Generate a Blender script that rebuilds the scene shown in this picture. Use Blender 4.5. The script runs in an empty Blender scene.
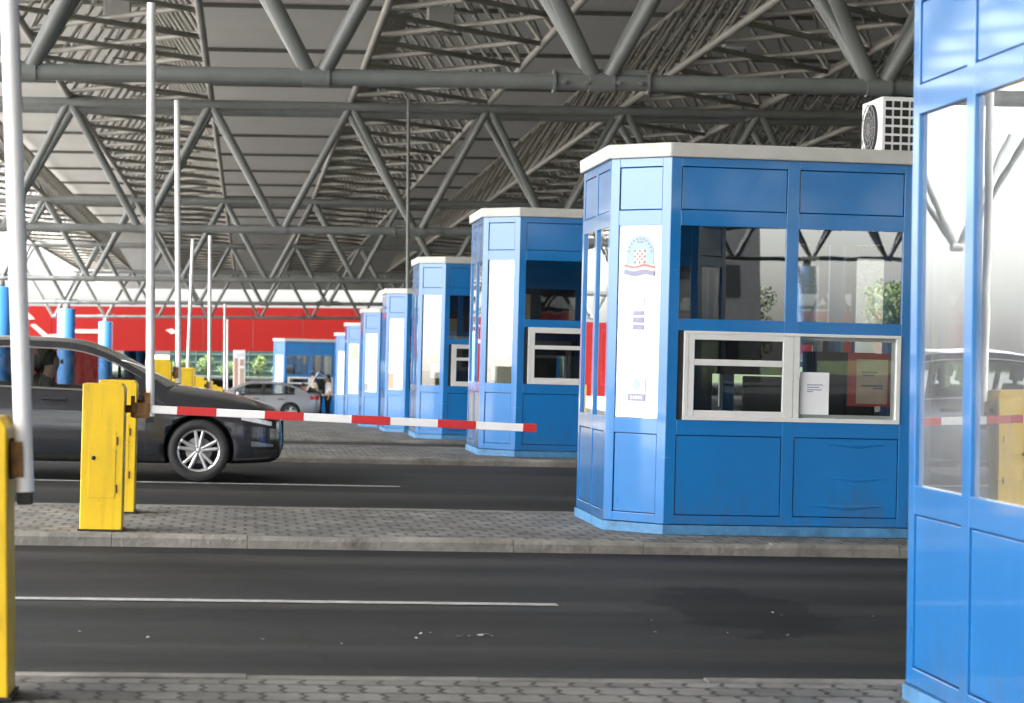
import bpy, bmesh, math, random
from mathutils import Vector, Matrix
R = random.Random(7)
sc = bpy.context.scene
COL = sc.collection
PI = math.pi
TILT = 0.020            # the plaza falls gently to the right

# ------------------------------------------------------------------ materials
def new_mat(name):
    m = bpy.data.materials.new(name); m.use_nodes = True
    return m, m.node_tree.nodes, m.node_tree.links
def P(m): return m.node_tree.nodes['Principled BSDF']
def mat(name, col, rough=0.5, metal=0.0, var=0.12, vscale=3.0, bump=0.0, bscale=40.0, coat=0.0, stretch=None, spec=0.5):
    """principled with a noise driven tone variation and an optional noise bump"""
    m, n, l = new_mat(name); p = P(m)
    p.inputs['Roughness'].default_value = rough; p.inputs['Metallic'].default_value = metal
    p.inputs['Specular IOR Level'].default_value = spec
    p.inputs['Coat Weight'].default_value = coat; p.inputs['Coat Roughness'].default_value = 0.06
    tc = n.new('ShaderNodeTexCoord'); mp = n.new('ShaderNodeMapping'); l.new(tc.outputs['Object'], mp.inputs[0])
    if stretch: mp.inputs['Scale'].default_value = stretch
    nz = n.new('ShaderNodeTexNoise'); nz.inputs['Scale'].default_value = vscale; nz.inputs['Detail'].default_value = 6
    nz.inputs['Roughness'].default_value = 0.65
    l.new(mp.outputs[0], nz.inputs['Vector'])
    rp = n.new('ShaderNodeValToRGB'); l.new(nz.outputs['Fac'], rp.inputs[0])
    c = Vector(col)
    rp.color_ramp.elements[0].position = 0.3; rp.color_ramp.elements[1].position = 0.7
    rp.color_ramp.elements[0].color = (*(c*(1-var)), 1); rp.color_ramp.elements[1].color = (*(c*(1+var)), 1)
    l.new(rp.outputs[0], p.inputs['Base Color'])
    if bump:
        n2 = n.new('ShaderNodeTexNoise'); n2.inputs['Scale'].default_value = bscale; n2.inputs['Detail'].default_value = 4
        l.new(tc.outputs['Object'], n2.inputs['Vector'])
        b = n.new('ShaderNodeBump'); b.inputs['Strength'].default_value = bump; b.inputs['Distance'].default_value = 0.02
        l.new(n2.outputs['Fac'], b.inputs['Height']); l.new(b.outputs[0], p.inputs['Normal'])
    return m
def glass(name, tint=(0.8,0.85,0.84), ior=1.5, rough=0.0):
    m, n, l = new_mat(name); n.remove(P(m)); out = n['Material Output']
    geo = n.new('ShaderNodeNewGeometry'); mi = n.new('ShaderNodeMix'); mi.data_type = 'FLOAT'
    mi.inputs[2].default_value = ior; mi.inputs[3].default_value = 1/ior
    l.new(geo.outputs['Backfacing'], mi.inputs[0])
    fr = n.new('ShaderNodeFresnel'); l.new(mi.outputs[0], fr.inputs['IOR'])
    # two surfaces of a pane: 2F/(1+F)
    a = n.new('ShaderNodeMath'); a.operation='MULTIPLY'; a.inputs[1].default_value=1.8; a.use_clamp=True; l.new(fr.outputs[0], a.inputs[0])
    tr = n.new('ShaderNodeBsdfTransparent'); tr.inputs[0].default_value = (*tint,1)
    gl = n.new('ShaderNodeBsdfGlossy'); gl.inputs['Roughness'].default_value = rough; gl.inputs[0].default_value=(0.95,0.97,0.96,1)
    nz = n.new('ShaderNodeTexNoise'); nz.inputs['Scale'].default_value = 1.6; tc = n.new('ShaderNodeTexCoord'); l.new(tc.outputs['Object'], nz.inputs['Vector'])
    b = n.new('ShaderNodeBump'); b.inputs['Strength'].default_value=0.006; b.inputs['Distance'].default_value=0.05; l.new(nz.outputs['Fac'], b.inputs['Height']); l.new(b.outputs[0], gl.inputs['Normal'])
    mx = n.new('ShaderNodeMixShader'); l.new(a.outputs[0], mx.inputs[0]); l.new(tr.outputs[0], mx.inputs[1]); l.new(gl.outputs[0], mx.inputs[2])
    l.new(mx.outputs[0], out.inputs['Surface'])
    return m
M = {}
def blue_paint():
    m=mat('blue_paint', (0.004,0.165,0.47), 0.24, 0, 0.10, 0.9, 0.015, 2.2, 1.0); n=m.node_tree.nodes; l=m.node_tree.links; p=P(m)
    tc=n.new('ShaderNodeTexCoord'); sp=n.new('ShaderNodeSeparateXYZ'); l.new(tc.outputs['Object'],sp.inputs[0])
    mr=n.new('ShaderNodeMapRange'); mr.inputs[1].default_value=0.0; mr.inputs[2].default_value=0.55; mr.inputs[3].default_value=0.22; mr.inputs[4].default_value=0.0; l.new(sp.outputs['Z'],mr.inputs[0])
    mp=n.new('ShaderNodeMapping'); mp.inputs['Scale'].default_value=(3.2,3.2,0.9); l.new(tc.outputs['Object'],mp.inputs[0])
    nz=n.new('ShaderNodeTexNoise'); nz.inputs['Scale'].default_value=1.6; nz.inputs['Detail'].default_value=9; nz.inputs['Roughness'].default_value=.72; l.new(mp.outputs[0],nz.inputs['Vector'])
    mu=n.new('ShaderNodeMath'); mu.operation='MULTIPLY_ADD'; mu.inputs[1].default_value=1.0; l.new(nz.outputs['Fac'],mu.inputs[0]); l.new(mr.outputs[0],mu.inputs[2])
    rp=n.new('ShaderNodeValToRGB'); rp.color_ramp.elements[0].position=.60; rp.color_ramp.elements[1].position=1.05; l.new(mu.outputs[0],rp.inputs[0])
    rp.color_ramp.elements[0].color=(0,0,0,1); rp.color_ramp.elements[1].color=(.75,.75,.75,1)
    mx=n.new('ShaderNodeMix'); mx.data_type='RGBA'; src=p.inputs['Base Color'].links[0].from_socket
    l.new(rp.outputs[0],mx.inputs[0]); l.new(src,mx.inputs[6]); mx.inputs[7].default_value=(0.075,0.10,0.12,1)
    # fine scratches down to pale primer
    m2=n.new('ShaderNodeMapping'); m2.inputs['Scale'].default_value=(2,2,60); l.new(tc.outputs['Object'],m2.inputs[0])
    n2=n.new('ShaderNodeTexNoise'); n2.inputs['Scale'].default_value=1.2; n2.inputs['Detail'].default_value=3; l.new(m2.outputs[0],n2.inputs['Vector'])
    r2=n.new('ShaderNodeValToRGB'); r2.color_ramp.elements[0].position=.735; r2.color_ramp.elements[1].position=.78; r2.color_ramp.elements[1].color=(.55,.55,.55,1); l.new(n2.outputs['Fac'],r2.inputs[0])
    m3=n.new('ShaderNodeMix'); m3.data_type='RGBA'; l.new(r2.outputs[0],m3.inputs[0]); l.new(mx.outputs[2],m3.inputs[6]); m3.inputs[7].default_value=(.30,.42,.55,1)
    l.new(m3.outputs[2],p.inputs['Base Color'])
    a_=n.new('ShaderNodeMapRange'); a_.inputs[3].default_value=.20; a_.inputs[4].default_value=.42; l.new(nz.outputs['Fac'],a_.inputs[0]); l.new(a_.outputs[0],p.inputs['Roughness'])
    return m
M['blue']=blue_paint()
M['blue_in']= mat('blue_gap_shade', (0.008,0.04,0.12), 0.6)  # shade of the panel gaps, put into a darker blue backing
M['plinth'] = mat('worn_blue_plinth', (0.06,0.20,0.38), 0.55, 0, 0.4, 5.0, 0.05, 60)
M['cap']    = mat('grey_white_roof_edge', (0.53,0.525,0.49), 0.6, 0, 0.10, 2.5, 0.05, 30)
M['alu']    = mat('white_aluminium', (0.72,0.72,0.70), 0.35, 0.0, 0.05, 6)
M['glass']  = glass('booth_glass', (0.55,0.58,0.575), 2.25)
def sky_haze(base):  # pale diffuse mixed in to imitate the milky sky reflection on the panes
    m=base.copy(); m.name='sky_haze_booth_glass'; n=m.node_tree.nodes; l=m.node_tree.links; out=n['Material Output']
    src=out.inputs['Surface'].links[0].from_socket; df=n.new('ShaderNodeBsdfDiffuse'); df.inputs[0].default_value=(.62,.64,.66,1)
    nz=n.new('ShaderNodeTexNoise'); nz.inputs['Scale'].default_value=2.5; nz.inputs['Detail'].default_value=7; tc=n.new('ShaderNodeTexCoord'); l.new(tc.outputs['Object'],nz.inputs['Vector'])
    mr=n.new('ShaderNodeMapRange'); mr.inputs[1].default_value=.3; mr.inputs[2].default_value=.7; mr.inputs[3].default_value=.07; mr.inputs[4].default_value=.20; l.new(nz.outputs['Fac'],mr.inputs[0])
    mx=n.new('ShaderNodeMixShader'); l.new(mr.outputs[0],mx.inputs[0]); l.new(src,mx.inputs[1]); l.new(df.outputs[0],mx.inputs[2]); l.new(mx.outputs[0],out.inputs['Surface']); return m
M['glass_haze']=sky_haze(M['glass'])
M['glass_plain']=glass('service_window_glass',(0.62,0.65,0.64),1.5)
M['glass_clear'] = glass('car_glass', (0.46,0.49,0.49), 1.5)
M['poster'] = mat('white_poster_sheet', (0.86,0.86,0.85), 0.45, 0, 0.02, 3)
M['film']   = mat('grey_white_film', (0.36,0.35,0.34), 0.4, 0, 0.12, 2)
M['paper']  = mat('paper', (0.84,0.84,0.86), 0.7, 0, 0.02, 6)
M['ink']    = mat('grey_violet_print', (0.30,0.30,0.42), 0.7, 0, 0.1, 30)
M['inkd']   = mat('dark_print', (0.15,0.15,0.18), 0.7)
M['pale']   = mat('pale_blue_print', (0.36,0.50,0.56), 0.6, 0, 0.08, 12)
M['redprint']= mat('red_print', (0.55,0.20,0.19), 0.6)
M['beige']  = mat('beige_board', (0.50,0.38,0.28), 0.6, 0, 0.1, 4)
M['greenp'] = mat('green_print', (0.45,0.62,0.40), 0.6)
M['dark']   = mat('dark_interior', (0.03,0.03,0.032), 0.7, 0, 0.2, 3)
M['greyint']= mat('grey_interior', (0.20,0.19,0.18), 0.7, 0, 0.15, 3)
def yellow_paint():
    m=mat('yellow_paint', (0.74,0.485,0.013), 0.4, 0, 0.10, 2.5, 0.04, 8, 0.15); n=m.node_tree.nodes; l=m.node_tree.links; p=P(m)
    tc=n.new('ShaderNodeTexCoord'); src=p.inputs['Base Color'].links[0].from_socket
    nz=n.new('ShaderNodeTexNoise'); nz.inputs['Scale'].default_value=9; nz.inputs['Detail'].default_value=8; nz.inputs['Roughness'].default_value=.7; l.new(tc.outputs['Object'],nz.inputs['Vector'])
    rp=n.new('ShaderNodeValToRGB'); rp.color_ramp.elements[0].position=.66; rp.color_ramp.elements[1].position=.70; l.new(nz.outputs['Fac'],rp.inputs[0])
    mp=n.new('ShaderNodeMapping'); mp.inputs['Scale'].default_value=(9,9,.8); l.new(tc.outputs['Object'],mp.inputs[0])
    n2=n.new('ShaderNodeTexNoise'); n2.inputs['Scale'].default_value=1.5; n2.inputs['Detail'].default_value=6; l.new(mp.outputs[0],n2.inputs['Vector'])
    r2=n.new('ShaderNodeValToRGB'); r2.color_ramp.elements[0].position=.5; r2.color_ramp.elements[1].position=.85; r2.color_ramp.elements[1].color=(.6,.6,.6,1); l.new(n2.outputs['Fac'],r2.inputs[0])
    mx=n.new('ShaderNodeMix'); mx.data_type='RGBA'; l.new(r2.outputs[0],mx.inputs[0]); l.new(src,mx.inputs[6]); mx.inputs[7].default_value=(.30,.20,.03,1)
    m3=n.new('ShaderNodeMix'); m3.data_type='RGBA'; l.new(rp.outputs[0],m3.inputs[0]); l.new(mx.outputs[2],m3.inputs[6]); m3.inputs[7].default_value=(.16,.09,.03,1)
    l.new(m3.outputs[2],p.inputs['Base Color']); return m
M['yellow']=yellow_paint()
M['rust']   = mat('rusty_bracket', (0.20,0.10,0.035), 0.75, 0.2, 0.5, 22, 0.2, 60)
M['black']  = mat('black_rubber', (0.018,0.018,0.018), 0.55, 0, 0.2, 10)
M['armw']   = mat('white_barrier_paint', (0.86,0.85,0.845), 0.4, 0, 0.06, 4)
M['armr']   = mat('red_barrier_stripe', (0.56,0.028,0.03), 0.4, 0, 0.08, 6)
M['steel']  = mat('grey_painted_steel', (0.17,0.18,0.175), 0.38, 0.0, 0.16, 1.4)
M['steel2'] = mat('khaki_grey_lattice_steel', (0.225,0.215,0.19), 0.5, 0.0, 0.22, 0.7)
M['purlin'] = mat('dark_purlin', (0.12,0.115,0.105), 0.6)
M['colblue']= mat('light_blue_column', (0.03,0.14,0.36), 0.4, 0, 0.08, 0.6)
M['red']    = mat('red_cladding', (0.13,0.004,0.003), 0.7, 0, 0.10, 0.15, spec=0.12)
M['white']  = mat('white_paint', (0.80,0.80,0.79), 0.5, 0, 0.05, 2)
M['concrete']=mat('concrete', (0.18,0.17,0.15), 0.9, 0, 0.5, 2.2, 0.6, 28)
M['carpaint']= mat('dark_grey_car_paint', (0.038,0.040,0.047), 0.18, 0.4, 0.03, 2, 0, 1, 1.0)
M['silver'] = mat('silver_car_paint', (0.42,0.43,0.45), 0.3, 0.55, 0.03, 2, 0, 1, 0.8)
M['chrome'] = mat('bright_trim', (0.62,0.62,0.62), 0.18, 0.95, 0.02, 2)
M['rim']    = mat('silver_alloy', (0.62,0.62,0.63), 0.3, 0.7, 0.05, 8)
M['tyre']   = mat('tyre', (0.022,0.022,0.022), 0.75, 0, 0.2, 12)
M['lamp']   = mat('lamp_lens', (0.75,0.77,0.78), 0.25, 0.1, 0.2, 30, 0, 1, 1.0)
M['tail']   = mat('tail_lens', (0.45,0.01,0.012), 0.2, 0, 0.1, 20, 0, 1, 0.8)
M['skin']   = mat('skin', (0.52,0.31,0.22), 0.55, 0, 0.05, 10)
M['hair']   = mat('dark_hair', (0.02,0.015,0.012), 0.6)
M['shirtw'] = mat('white_shirt', (0.75,0.72,0.72), 0.8)
M['khaki']  = mat('mottled_khaki_cloth', (0.30,0.27,0.20), 0.85, 0, 0.6, 9)
M['navy']   = mat('dark_cloth', (0.018,0.02,0.03), 0.85)
M['denim']  = mat('denim', (0.06,0.16,0.32), 0.85)
M['leaf']   = mat('foliage', (0.075,0.12,0.035), 0.65, 0, 0.5, 1.5)
M['leaf2']  = mat('foliage_bright', (0.14,0.20,0.05), 0.65, 0, 0.5, 1.5)
M['bark']   = mat('bark', (0.12,0.085,0.06), 0.9, 0, 0.3, 6)
M['teal']   = mat('teal_facade', (0.022,0.045,0.040), 0.25, 0, 0.4, 0.3)
M['greywall']= mat('grey_render', (0.28,0.28,0.27), 0.8, 0, 0.15, 0.4)
M['teal2']=mat('dull_teal_frames',(0.05,0.075,0.068),0.6)
M['grass']  = mat('grass_ground', (0.07,0.10,0.035), 0.95, 0, 0.4, 0.3)
M['bounce_ground']=mat('pale_bounce_ground',(0.46,0.44,0.40),0.85,0,0.12,0.4)
M['scrap']  = mat('white_paper_scraps', (0.45,0.45,0.44), 0.8)

def asphalt():
    m, n, l = new_mat('asphalt'); p = P(m)
    tc = n.new('ShaderNodeTexCoord')
    def noise(scale, sx=1, sy=1, det=8, rg=0.6):
        mp = n.new('ShaderNodeMapping'); mp.inputs['Scale'].default_value=(sx,sy,1); l.new(tc.outputs['Object'], mp.inputs[0])
        z = n.new('ShaderNodeTexNoise'); z.inputs['Scale'].default_value=scale; z.inputs['Detail'].default_value=det; z.inputs['Roughness'].default_value=rg
        l.new(mp.outputs[0], z.inputs['Vector']); return z
    streak = noise(1.0, 0.05, 1.5, 6)
    patch = noise(0.55, 0.5, 1.0, 5, 0.5)
    grain = noise(70, 1, 1, 3)
    r1 = n.new('ShaderNodeValToRGB'); r1.color_ramp.elements[0].position=0.33; r1.color_ramp.elements[1].position=0.68
    r1.color_ramp.elements[0].color=(0.014,0.0143,0.0143,1); r1.color_ramp.elements[1].color=(0.041,0.0405,0.039,1)
    l.new(streak.outputs['Fac'], r1.inputs[0])
    r2 = n.new('ShaderNodeValToRGB'); r2.color_ramp.elements[0].position=0.36; r2.color_ramp.elements[1].position=0.50
    r2.color_ramp.elements[0].color=(0.62,0.62,0.62,1); r2.color_ramp.elements[1].color=(1,1,1,1)
    l.new(patch.outputs['Fac'], r2.inputs[0])
    mx = n.new('ShaderNodeMix'); mx.data_type='RGBA'; mx.blend_type='MULTIPLY'; mx.inputs[0].default_value=1
    l.new(r1.outputs[0], mx.inputs[6]); l.new(r2.outputs[0], mx.inputs[7])
    r3 = n.new('ShaderNodeValToRGB'); r3.color_ramp.elements[0].color=(0.72,0.72,0.72,1); r3.color_ramp.elements[1].color=(1.25,1.25,1.25,1)
    r3.color_ramp.elements[0].position=0.3; r3.color_ramp.elements[1].position=0.7
    l.new(grain.outputs['Fac'], r3.inputs[0])
    m2 = n.new('ShaderNodeMix'); m2.data_type='RGBA'; m2.blend_type='MULTIPLY'; m2.inputs[0].default_value=1
    l.new(mx.outputs[2], m2.inputs[6]); l.new(r3.outputs[0], m2.inputs[7])
    # an old oil stain in the first lane, with a ragged outline
    sv = n.new('ShaderNodeVectorMath'); sv.operation='SUBTRACT'; sv.inputs[1].default_value=(2.95,13.45,0); l.new(tc.outputs['Object'], sv.inputs[0])
    sr = n.new('ShaderNodeMapping'); sr.vector_type='POINT'; sr.inputs['Rotation'].default_value=(0,0,0.55); sr.inputs['Scale'].default_value=(1.15,0.42,0); l.new(sv.outputs[0], sr.inputs[0])
    ln = n.new('ShaderNodeVectorMath'); ln.operation='LENGTH'; l.new(sr.outputs[0], ln.inputs[0])
    nb = noise(2.2,1,1,5); ad = n.new('ShaderNodeMath'); ad.operation='MULTIPLY_ADD'; ad.inputs[1].default_value=0.9; l.new(nb.outputs['Fac'], ad.inputs[0]); l.new(ln.outputs['Value'], ad.inputs[2])
    rs = n.new('ShaderNodeValToRGB'); rs.color_ramp.elements[0].position=0.98; rs.color_ramp.elements[1].position=1.10
    rs.color_ramp.elements[0].color=(0.40,0.40,0.41,1); rs.color_ramp.elements[1].color=(1,1,1,1); l.new(ad.outputs[0], rs.inputs[0])
    m3 = n.new('ShaderNodeMix'); m3.data_type='RGBA'; m3.blend_type='MULTIPLY'; m3.inputs[0].default_value=1
    l.new(m2.outputs[2], m3.inputs[6]); l.new(rs.outputs[0], m3.inputs[7])
    trk = noise(1.0, 0.012, 1.15, 3, 0.5); rt_ = n.new('ShaderNodeValToRGB'); rt_.color_ramp.elements[0].position=.38; rt_.color_ramp.elements[1].position=.6
    rt_.color_ramp.elements[0].color=(.62,.62,.63,1); rt_.color_ramp.elements[1].color=(1.12,1.11,1.08,1); l.new(trk.outputs['Fac'], rt_.inputs[0])
    m4 = n.new('ShaderNodeMix'); m4.data_type='RGBA'; m4.blend_type='MULTIPLY'; m4.inputs[0].default_value=1; l.new(m3.outputs[2], m4.inputs[6]); l.new(rt_.outputs[0], m4.inputs[7])
    vo = n.new('ShaderNodeTexVoronoi'); vo.feature='DISTANCE_TO_EDGE'; vo.inputs['Scale'].default_value=0.42; wv = noise(1.3,1,1,6)
    wa = n.new('ShaderNodeVectorMath'); wa.operation='MULTIPLY_ADD'; wa.inputs[1].default_value=(.9,.9,.9); l.new(wv.outputs['Color'], wa.inputs[0]); l.new(tc.outputs['Object'], wa.inputs[2]); l.new(wa.outputs[0], vo.inputs['Vector'])
    rc = n.new('ShaderNodeValToRGB'); rc.color_ramp.elements[0].position=.0; rc.color_ramp.elements[1].position=.006; rc.color_ramp.elements[0].color=(.45,.45,.45,1); l.new(vo.outputs['Distance'], rc.inputs[0])
    m5 = n.new('ShaderNodeMix'); m5.data_type='RGBA'; m5.blend_type='MULTIPLY'; m5.inputs[0].default_value=.8; l.new(m4.outputs[2], m5.inputs[6]); l.new(rc.outputs[0], m5.inputs[7])
    l.new(m5.outputs[2], p.inputs['Base Color'])
    rr = n.new('ShaderNodeMapRange'); rr.inputs[3].default_value=0.62; rr.inputs[4].default_value=0.9; l.new(streak.outputs['Fac'], rr.inputs[0]); l.new(rr.outputs[0], p.inputs['Roughness'])
    p.inputs['Specular IOR Level'].default_value = 0.25
    b = n.new('ShaderNodeBump'); b.inputs['Strength'].default_value=0.35; b.inputs['Distance'].default_value=0.006; l.new(grain.outputs['Fac'], b.inputs['Height']); l.new(b.outputs[0], p.inputs['Normal'])
    return m
M['asphalt'] = asphalt()
def pavers():
    m, n, l = new_mat('interlocking_pavers'); p = P(m)
    tc = n.new('ShaderNodeTexCoord')
    # zigzag joints of interlocking blocks: shift x by a triangle wave of y
    sp = n.new('ShaderNodeSeparateXYZ'); l.new(tc.outputs['Object'], sp.inputs[0])
    w = n.new('ShaderNodeMath'); w.operation='PINGPONG'; w.inputs[1].default_value=0.055; l.new(sp.outputs['Y'], w.inputs[0])
    s1 = n.new('ShaderNodeMath'); s1.operation='MULTIPLY_ADD'; s1.inputs[1].default_value=0.5; l.new(w.outputs[0], s1.inputs[0]); l.new(sp.outputs['X'], s1.inputs[2])
    w2 = n.new('ShaderNodeMath'); w2.operation='PINGPONG'; w2.inputs[1].default_value=0.05; l.new(sp.outputs['X'], w2.inputs[0])
    s2 = n.new('ShaderNodeMath'); s2.operation='MULTIPLY_ADD'; s2.inputs[1].default_value=0.35; l.new(w2.outputs[0], s2.inputs[0]); l.new(sp.outputs['Y'], s2.inputs[2])
    cb = n.new('ShaderNodeCombineXYZ'); l.new(s1.outputs[0], cb.inputs[0]); l.new(s2.outputs[0], cb.inputs[1])
    br = n.new('ShaderNodeTexBrick'); l.new(cb.outputs[0], br.inputs['Vector'])
    br.inputs['Scale'].default_value=1.0; br.inputs['Brick Width'].default_value=0.165; br.inputs['Row Height'].default_value=0.22
    br.inputs['Mortar Size'].default_value=0.012; br.inputs['Mortar Smooth'].default_value=0.25; br.offset=0.5
    br.inputs['Color1'].default_value=(0.15,0.146,0.138,1); br.inputs['Color2'].default_value=(0.235,0.228,0.215,1); br.inputs['Mortar'].default_value=(0.062,0.06,0.055,1)
    nz = n.new('ShaderNodeTexNoise'); nz.inputs['Scale'].default_value=1.6; nz.inputs['Detail'].default_value=8; nz.inputs['Roughness'].default_value=0.7; l.new(tc.outputs['Object'], nz.inputs['Vector'])
    rp = n.new('ShaderNodeValToRGB'); rp.color_ramp.elements[0].position=0.3; rp.color_ramp.elements[1].position=0.7
    rp.color_ramp.elements[0].color=(0.48,0.48,0.46,1); rp.color_ramp.elements[1].color=(1.22,1.2,1.14,1); l.new(nz.outputs['Fac'], rp.inputs[0])
    mx = n.new('ShaderNodeMix'); mx.data_type='RGBA'; mx.blend_type='MULTIPLY'; mx.inputs[0].default_value=1
    l.new(br.outputs['Color'], mx.inputs[6]); l.new(rp.outputs[0], mx.inputs[7]); l.new(mx.outputs[2], p.inputs['Base Color'])
    p.inputs['Roughness'].default_value=0.85; p.inputs['Specular IOR Level'].default_value=0.3
    b = n.new('ShaderNodeBump'); b.inputs['Strength'].default_value=0.9; b.inputs['Distance'].default_value=0.012; b.invert=True
    l.new(br.outputs['Fac'], b.inputs['Height']); l.new(b.outputs[0], p.inputs['Normal'])
    return m
M['pavers'] = pavers()
def deck_mat():
    m, n, l = new_mat('ribbed_roof_sheet'); p = P(m)
    tc = n.new('ShaderNodeTexCoord'); sp = n.new('ShaderNodeSeparateXYZ'); l.new(tc.outputs['Object'], sp.inputs[0])
    w = n.new('ShaderNodeMath'); w.operation='PINGPONG'; w.inputs[1].default_value=0.18; l.new(sp.outputs['Y'], w.inputs[0])
    rp = n.new('ShaderNodeValToRGB'); rp.color_ramp.elements[0].position=0.0; rp.color_ramp.elements[1].position=0.12
    rp.color_ramp.elements[0].color=(0.36,0.36,0.355,1); rp.color_ramp.elements[1].color=(0.62,0.625,0.62,1); l.new(w.outputs[0], rp.inputs[0])
    nz = n.new('ShaderNodeTexNoise'); nz.inputs['Scale'].default_value=0.25; nz.inputs['Detail'].default_value=6; l.new(tc.outputs['Object'], nz.inputs['Vector'])
    r2 = n.new('ShaderNodeValToRGB'); r2.color_ramp.elements[0].color=(0.8,0.8,0.79,1); r2.color_ramp.elements[1].color=(1.08,1.07,1.05,1); l.new(nz.outputs['Fac'], r2.inputs[0])
    mx = n.new('ShaderNodeMix'); mx.data_type='RGBA'; mx.blend_type='MULTIPLY'; mx.inputs[0].default_value=1
    l.new(rp.outputs[0], mx.inputs[6]); l.new(r2.outputs[0], mx.inputs[7]); l.new(mx.outputs[2], p.inputs['Base Color'])
    p.inputs['Roughness'].default_value=0.6
    return m
M['deck'] = deck_mat()

# ------------------------------------------------------------------ mesh builder
class MB:
    def __init__(s): s.v=[]; s.f=[]; s.m=[]; s.sm=[]
    def add(s, vs, fs, mi=0, smooth=False):
        o=len(s.v); s.v += [Vector(p) for p in vs]
        for f in fs: s.f.append([i+o for i in f]); s.m.append(mi); s.sm.append(smooth)
        return s
    def box(s, a, b, mi=0, T=None):
        x0,y0,z0=a; x1,y1,z1=b
        vs=[Vector(p) for p in ((x0,y0,z0),(x1,y0,z0),(x1,y1,z0),(x0,y1,z0),(x0,y0,z1),(x1,y0,z1),(x1,y1,z1),(x0,y1,z1))]
        if T is not None: vs=[T@p for p in vs]
        return s.add(vs, [(0,3,2,1),(4,5,6,7),(0,1,5,4),(1,2,6,5),(2,3,7,6),(3,0,4,7)], mi)
    def tube(s, p, q, r, n=8, mi=0, r2=None, caps=True):
        p=Vector(p); q=Vector(q); d=(q-p)
        if d.length<1e-6: return s
        d.normalize(); a=d.orthogonal().normalized(); b=d.cross(a); r2=r if r2 is None else r2
        vs=[]
        for k in range(n):
            t=2*PI*k/n; u=a*math.cos(t)+b*math.sin(t); vs+= [p+u*r, q+u*r2]
        fs=[(2*k,2*((k+1)%n),2*((k+1)%n)+1,2*k+1) for k in range(n)]
        s.add(vs, fs, mi, True)
        if caps:
            s.add([vs[2*k] for k in range(n)], [tuple(reversed(range(n)))], mi); s.add([vs[2*k+1] for k in range(n)], [tuple(range(n))], mi)
        return s
    def lathe(s, prof, n=32, axis='y', c=(0,0,0), mi=0, smooth=True, closed=False):
        c=Vector(c); vs=[]
        for r,h in prof:
            for k in range(n):
                t=2*PI*k/n; a,b=r*math.cos(t),r*math.sin(t)
                vs.append(c+Vector({'y':(a,h,b),'z':(a,b,h),'x':(h,a,b)}[axis]))
        fs=[]; m=len(prof)
        for j in range(m if closed else m-1):
            j2=(j+1)%m
            for k in range(n): fs.append((j*n+k, j*n+(k+1)%n, j2*n+(k+1)%n, j2*n+k))
        return s.add(vs, fs, mi, smooth)
    def prism(s, pts, t, T=None, mi=0):
        """polygon in local xz, extruded along local y from 0 to t"""
        n=len(pts); vs=[Vector((x,0,z)) for x,z in pts]+[Vector((x,t,z)) for x,z in pts]
        if T is not None: vs=[T@p for p in vs]
        fs=[tuple(range(n)), tuple(reversed(range(n,2*n)))]+[(k,k+n,(k+1)%n+n,(k+1)%n) for k in range(n)]
        return s.add(vs, fs, mi)
    def grid(s, rows, mi=0, smooth=True, matf=None):
        n=len(rows[0]); o=len(s.v)
        for r in rows: s.v += [Vector(p) for p in r]
        for i in range(len(rows)-1):
            for j in range(n-1):
                s.f.append([o+i*n+j,o+i*n+j+1,o+(i+1)*n+j+1,o+(i+1)*n+j]); s.m.append(matf(i,j) if matf else mi); s.sm.append(smooth)
        return s
    def build(s, name, mats, parent=None, loc=None, bevel=0.0, fix=True):
        me=bpy.data.meshes.new(name); me.from_pydata([tuple(p) for p in s.v],[],s.f)
        if not isinstance(mats,(list,tuple)): mats=[mats]
        for m in mats: me.materials.append(m)
        me.polygons.foreach_set('material_index', s.m); me.polygons.foreach_set('use_smooth', s.sm)
        if fix:
            bm=bmesh.new(); bm.from_mesh(me); bmesh.ops.recalc_face_normals(bm, faces=bm.faces); bm.to_mesh(me); bm.free()
        me.update()
        o=bpy.data.objects.new(name, me); COL.objects.link(o)
        if parent: o.parent=parent
        if loc: o.location=loc
        if bevel:
            b=o.modifiers.new('bevel','BEVEL'); b.width=bevel; b.segments=2; b.limit_method='ANGLE'
        return o
def tag(o, label=None, cat=None, group=None, kind=None):
    if label: o['label']=label
    if cat: o['category']=cat
    if group: o['group']=group
    if kind: o['kind']=kind
    return o
def empty(name, loc=(0,0,0), rot=(0,0,0), label=None, cat=None, group=None):
    o=bpy.data.objects.new(name, None); COL.objects.link(o); o.location=loc; o.rotation_euler=rot; o.empty_display_size=0.2
    return tag(o,label,cat,group)
def kids(o): return [c for c in COL.objects if c.parent==o]
def copy_tree(o, parent=None, skip=()):
    c=o.copy(); COL.objects.link(c)
    if parent: c.parent=parent
    for ch in kids(o):
        if ch not in skip: copy_tree(ch, c, skip)
    return c

# ------------------------------------------------------------------ terrain
GY=[(-400,0),(20.5,0),(27.5,.13),(31,.115),(38,-.03),(49.7,-.33),(60,-.58),(70.9,-.845),(81.5,-1.09),(92,-1.31),(110,-1.62),(140,-1.8),(800,-1.8)]
def g(y):
    for (a,za),(b,zb) in zip(GY,GY[1:]):
        if a<=y<=b: return za+(zb-za)*(y-a)/(b-a)
    return GY[-1][1]
def tl(x): return -TILT*(max(-25,min(25,x))-3.3)
def Z(x,y): return g(y)+tl(x)-.012
XS=[-700,-200,-60,-45,-25,-12,-6,0,6,12,25,45,60,200,700]
YS=[-400,-150,-72,0,12,20.5,27.5,31,38,49.7,60,70.9,81.5,92,110,140,175,260,400,800]
MB().grid([[(x,y,Z(x,y)-0.03) for x in XS] for y in YS], smooth=False).build('ground', M['grass'])
tag(bpy.data.objects['ground'], kind='structure')
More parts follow.
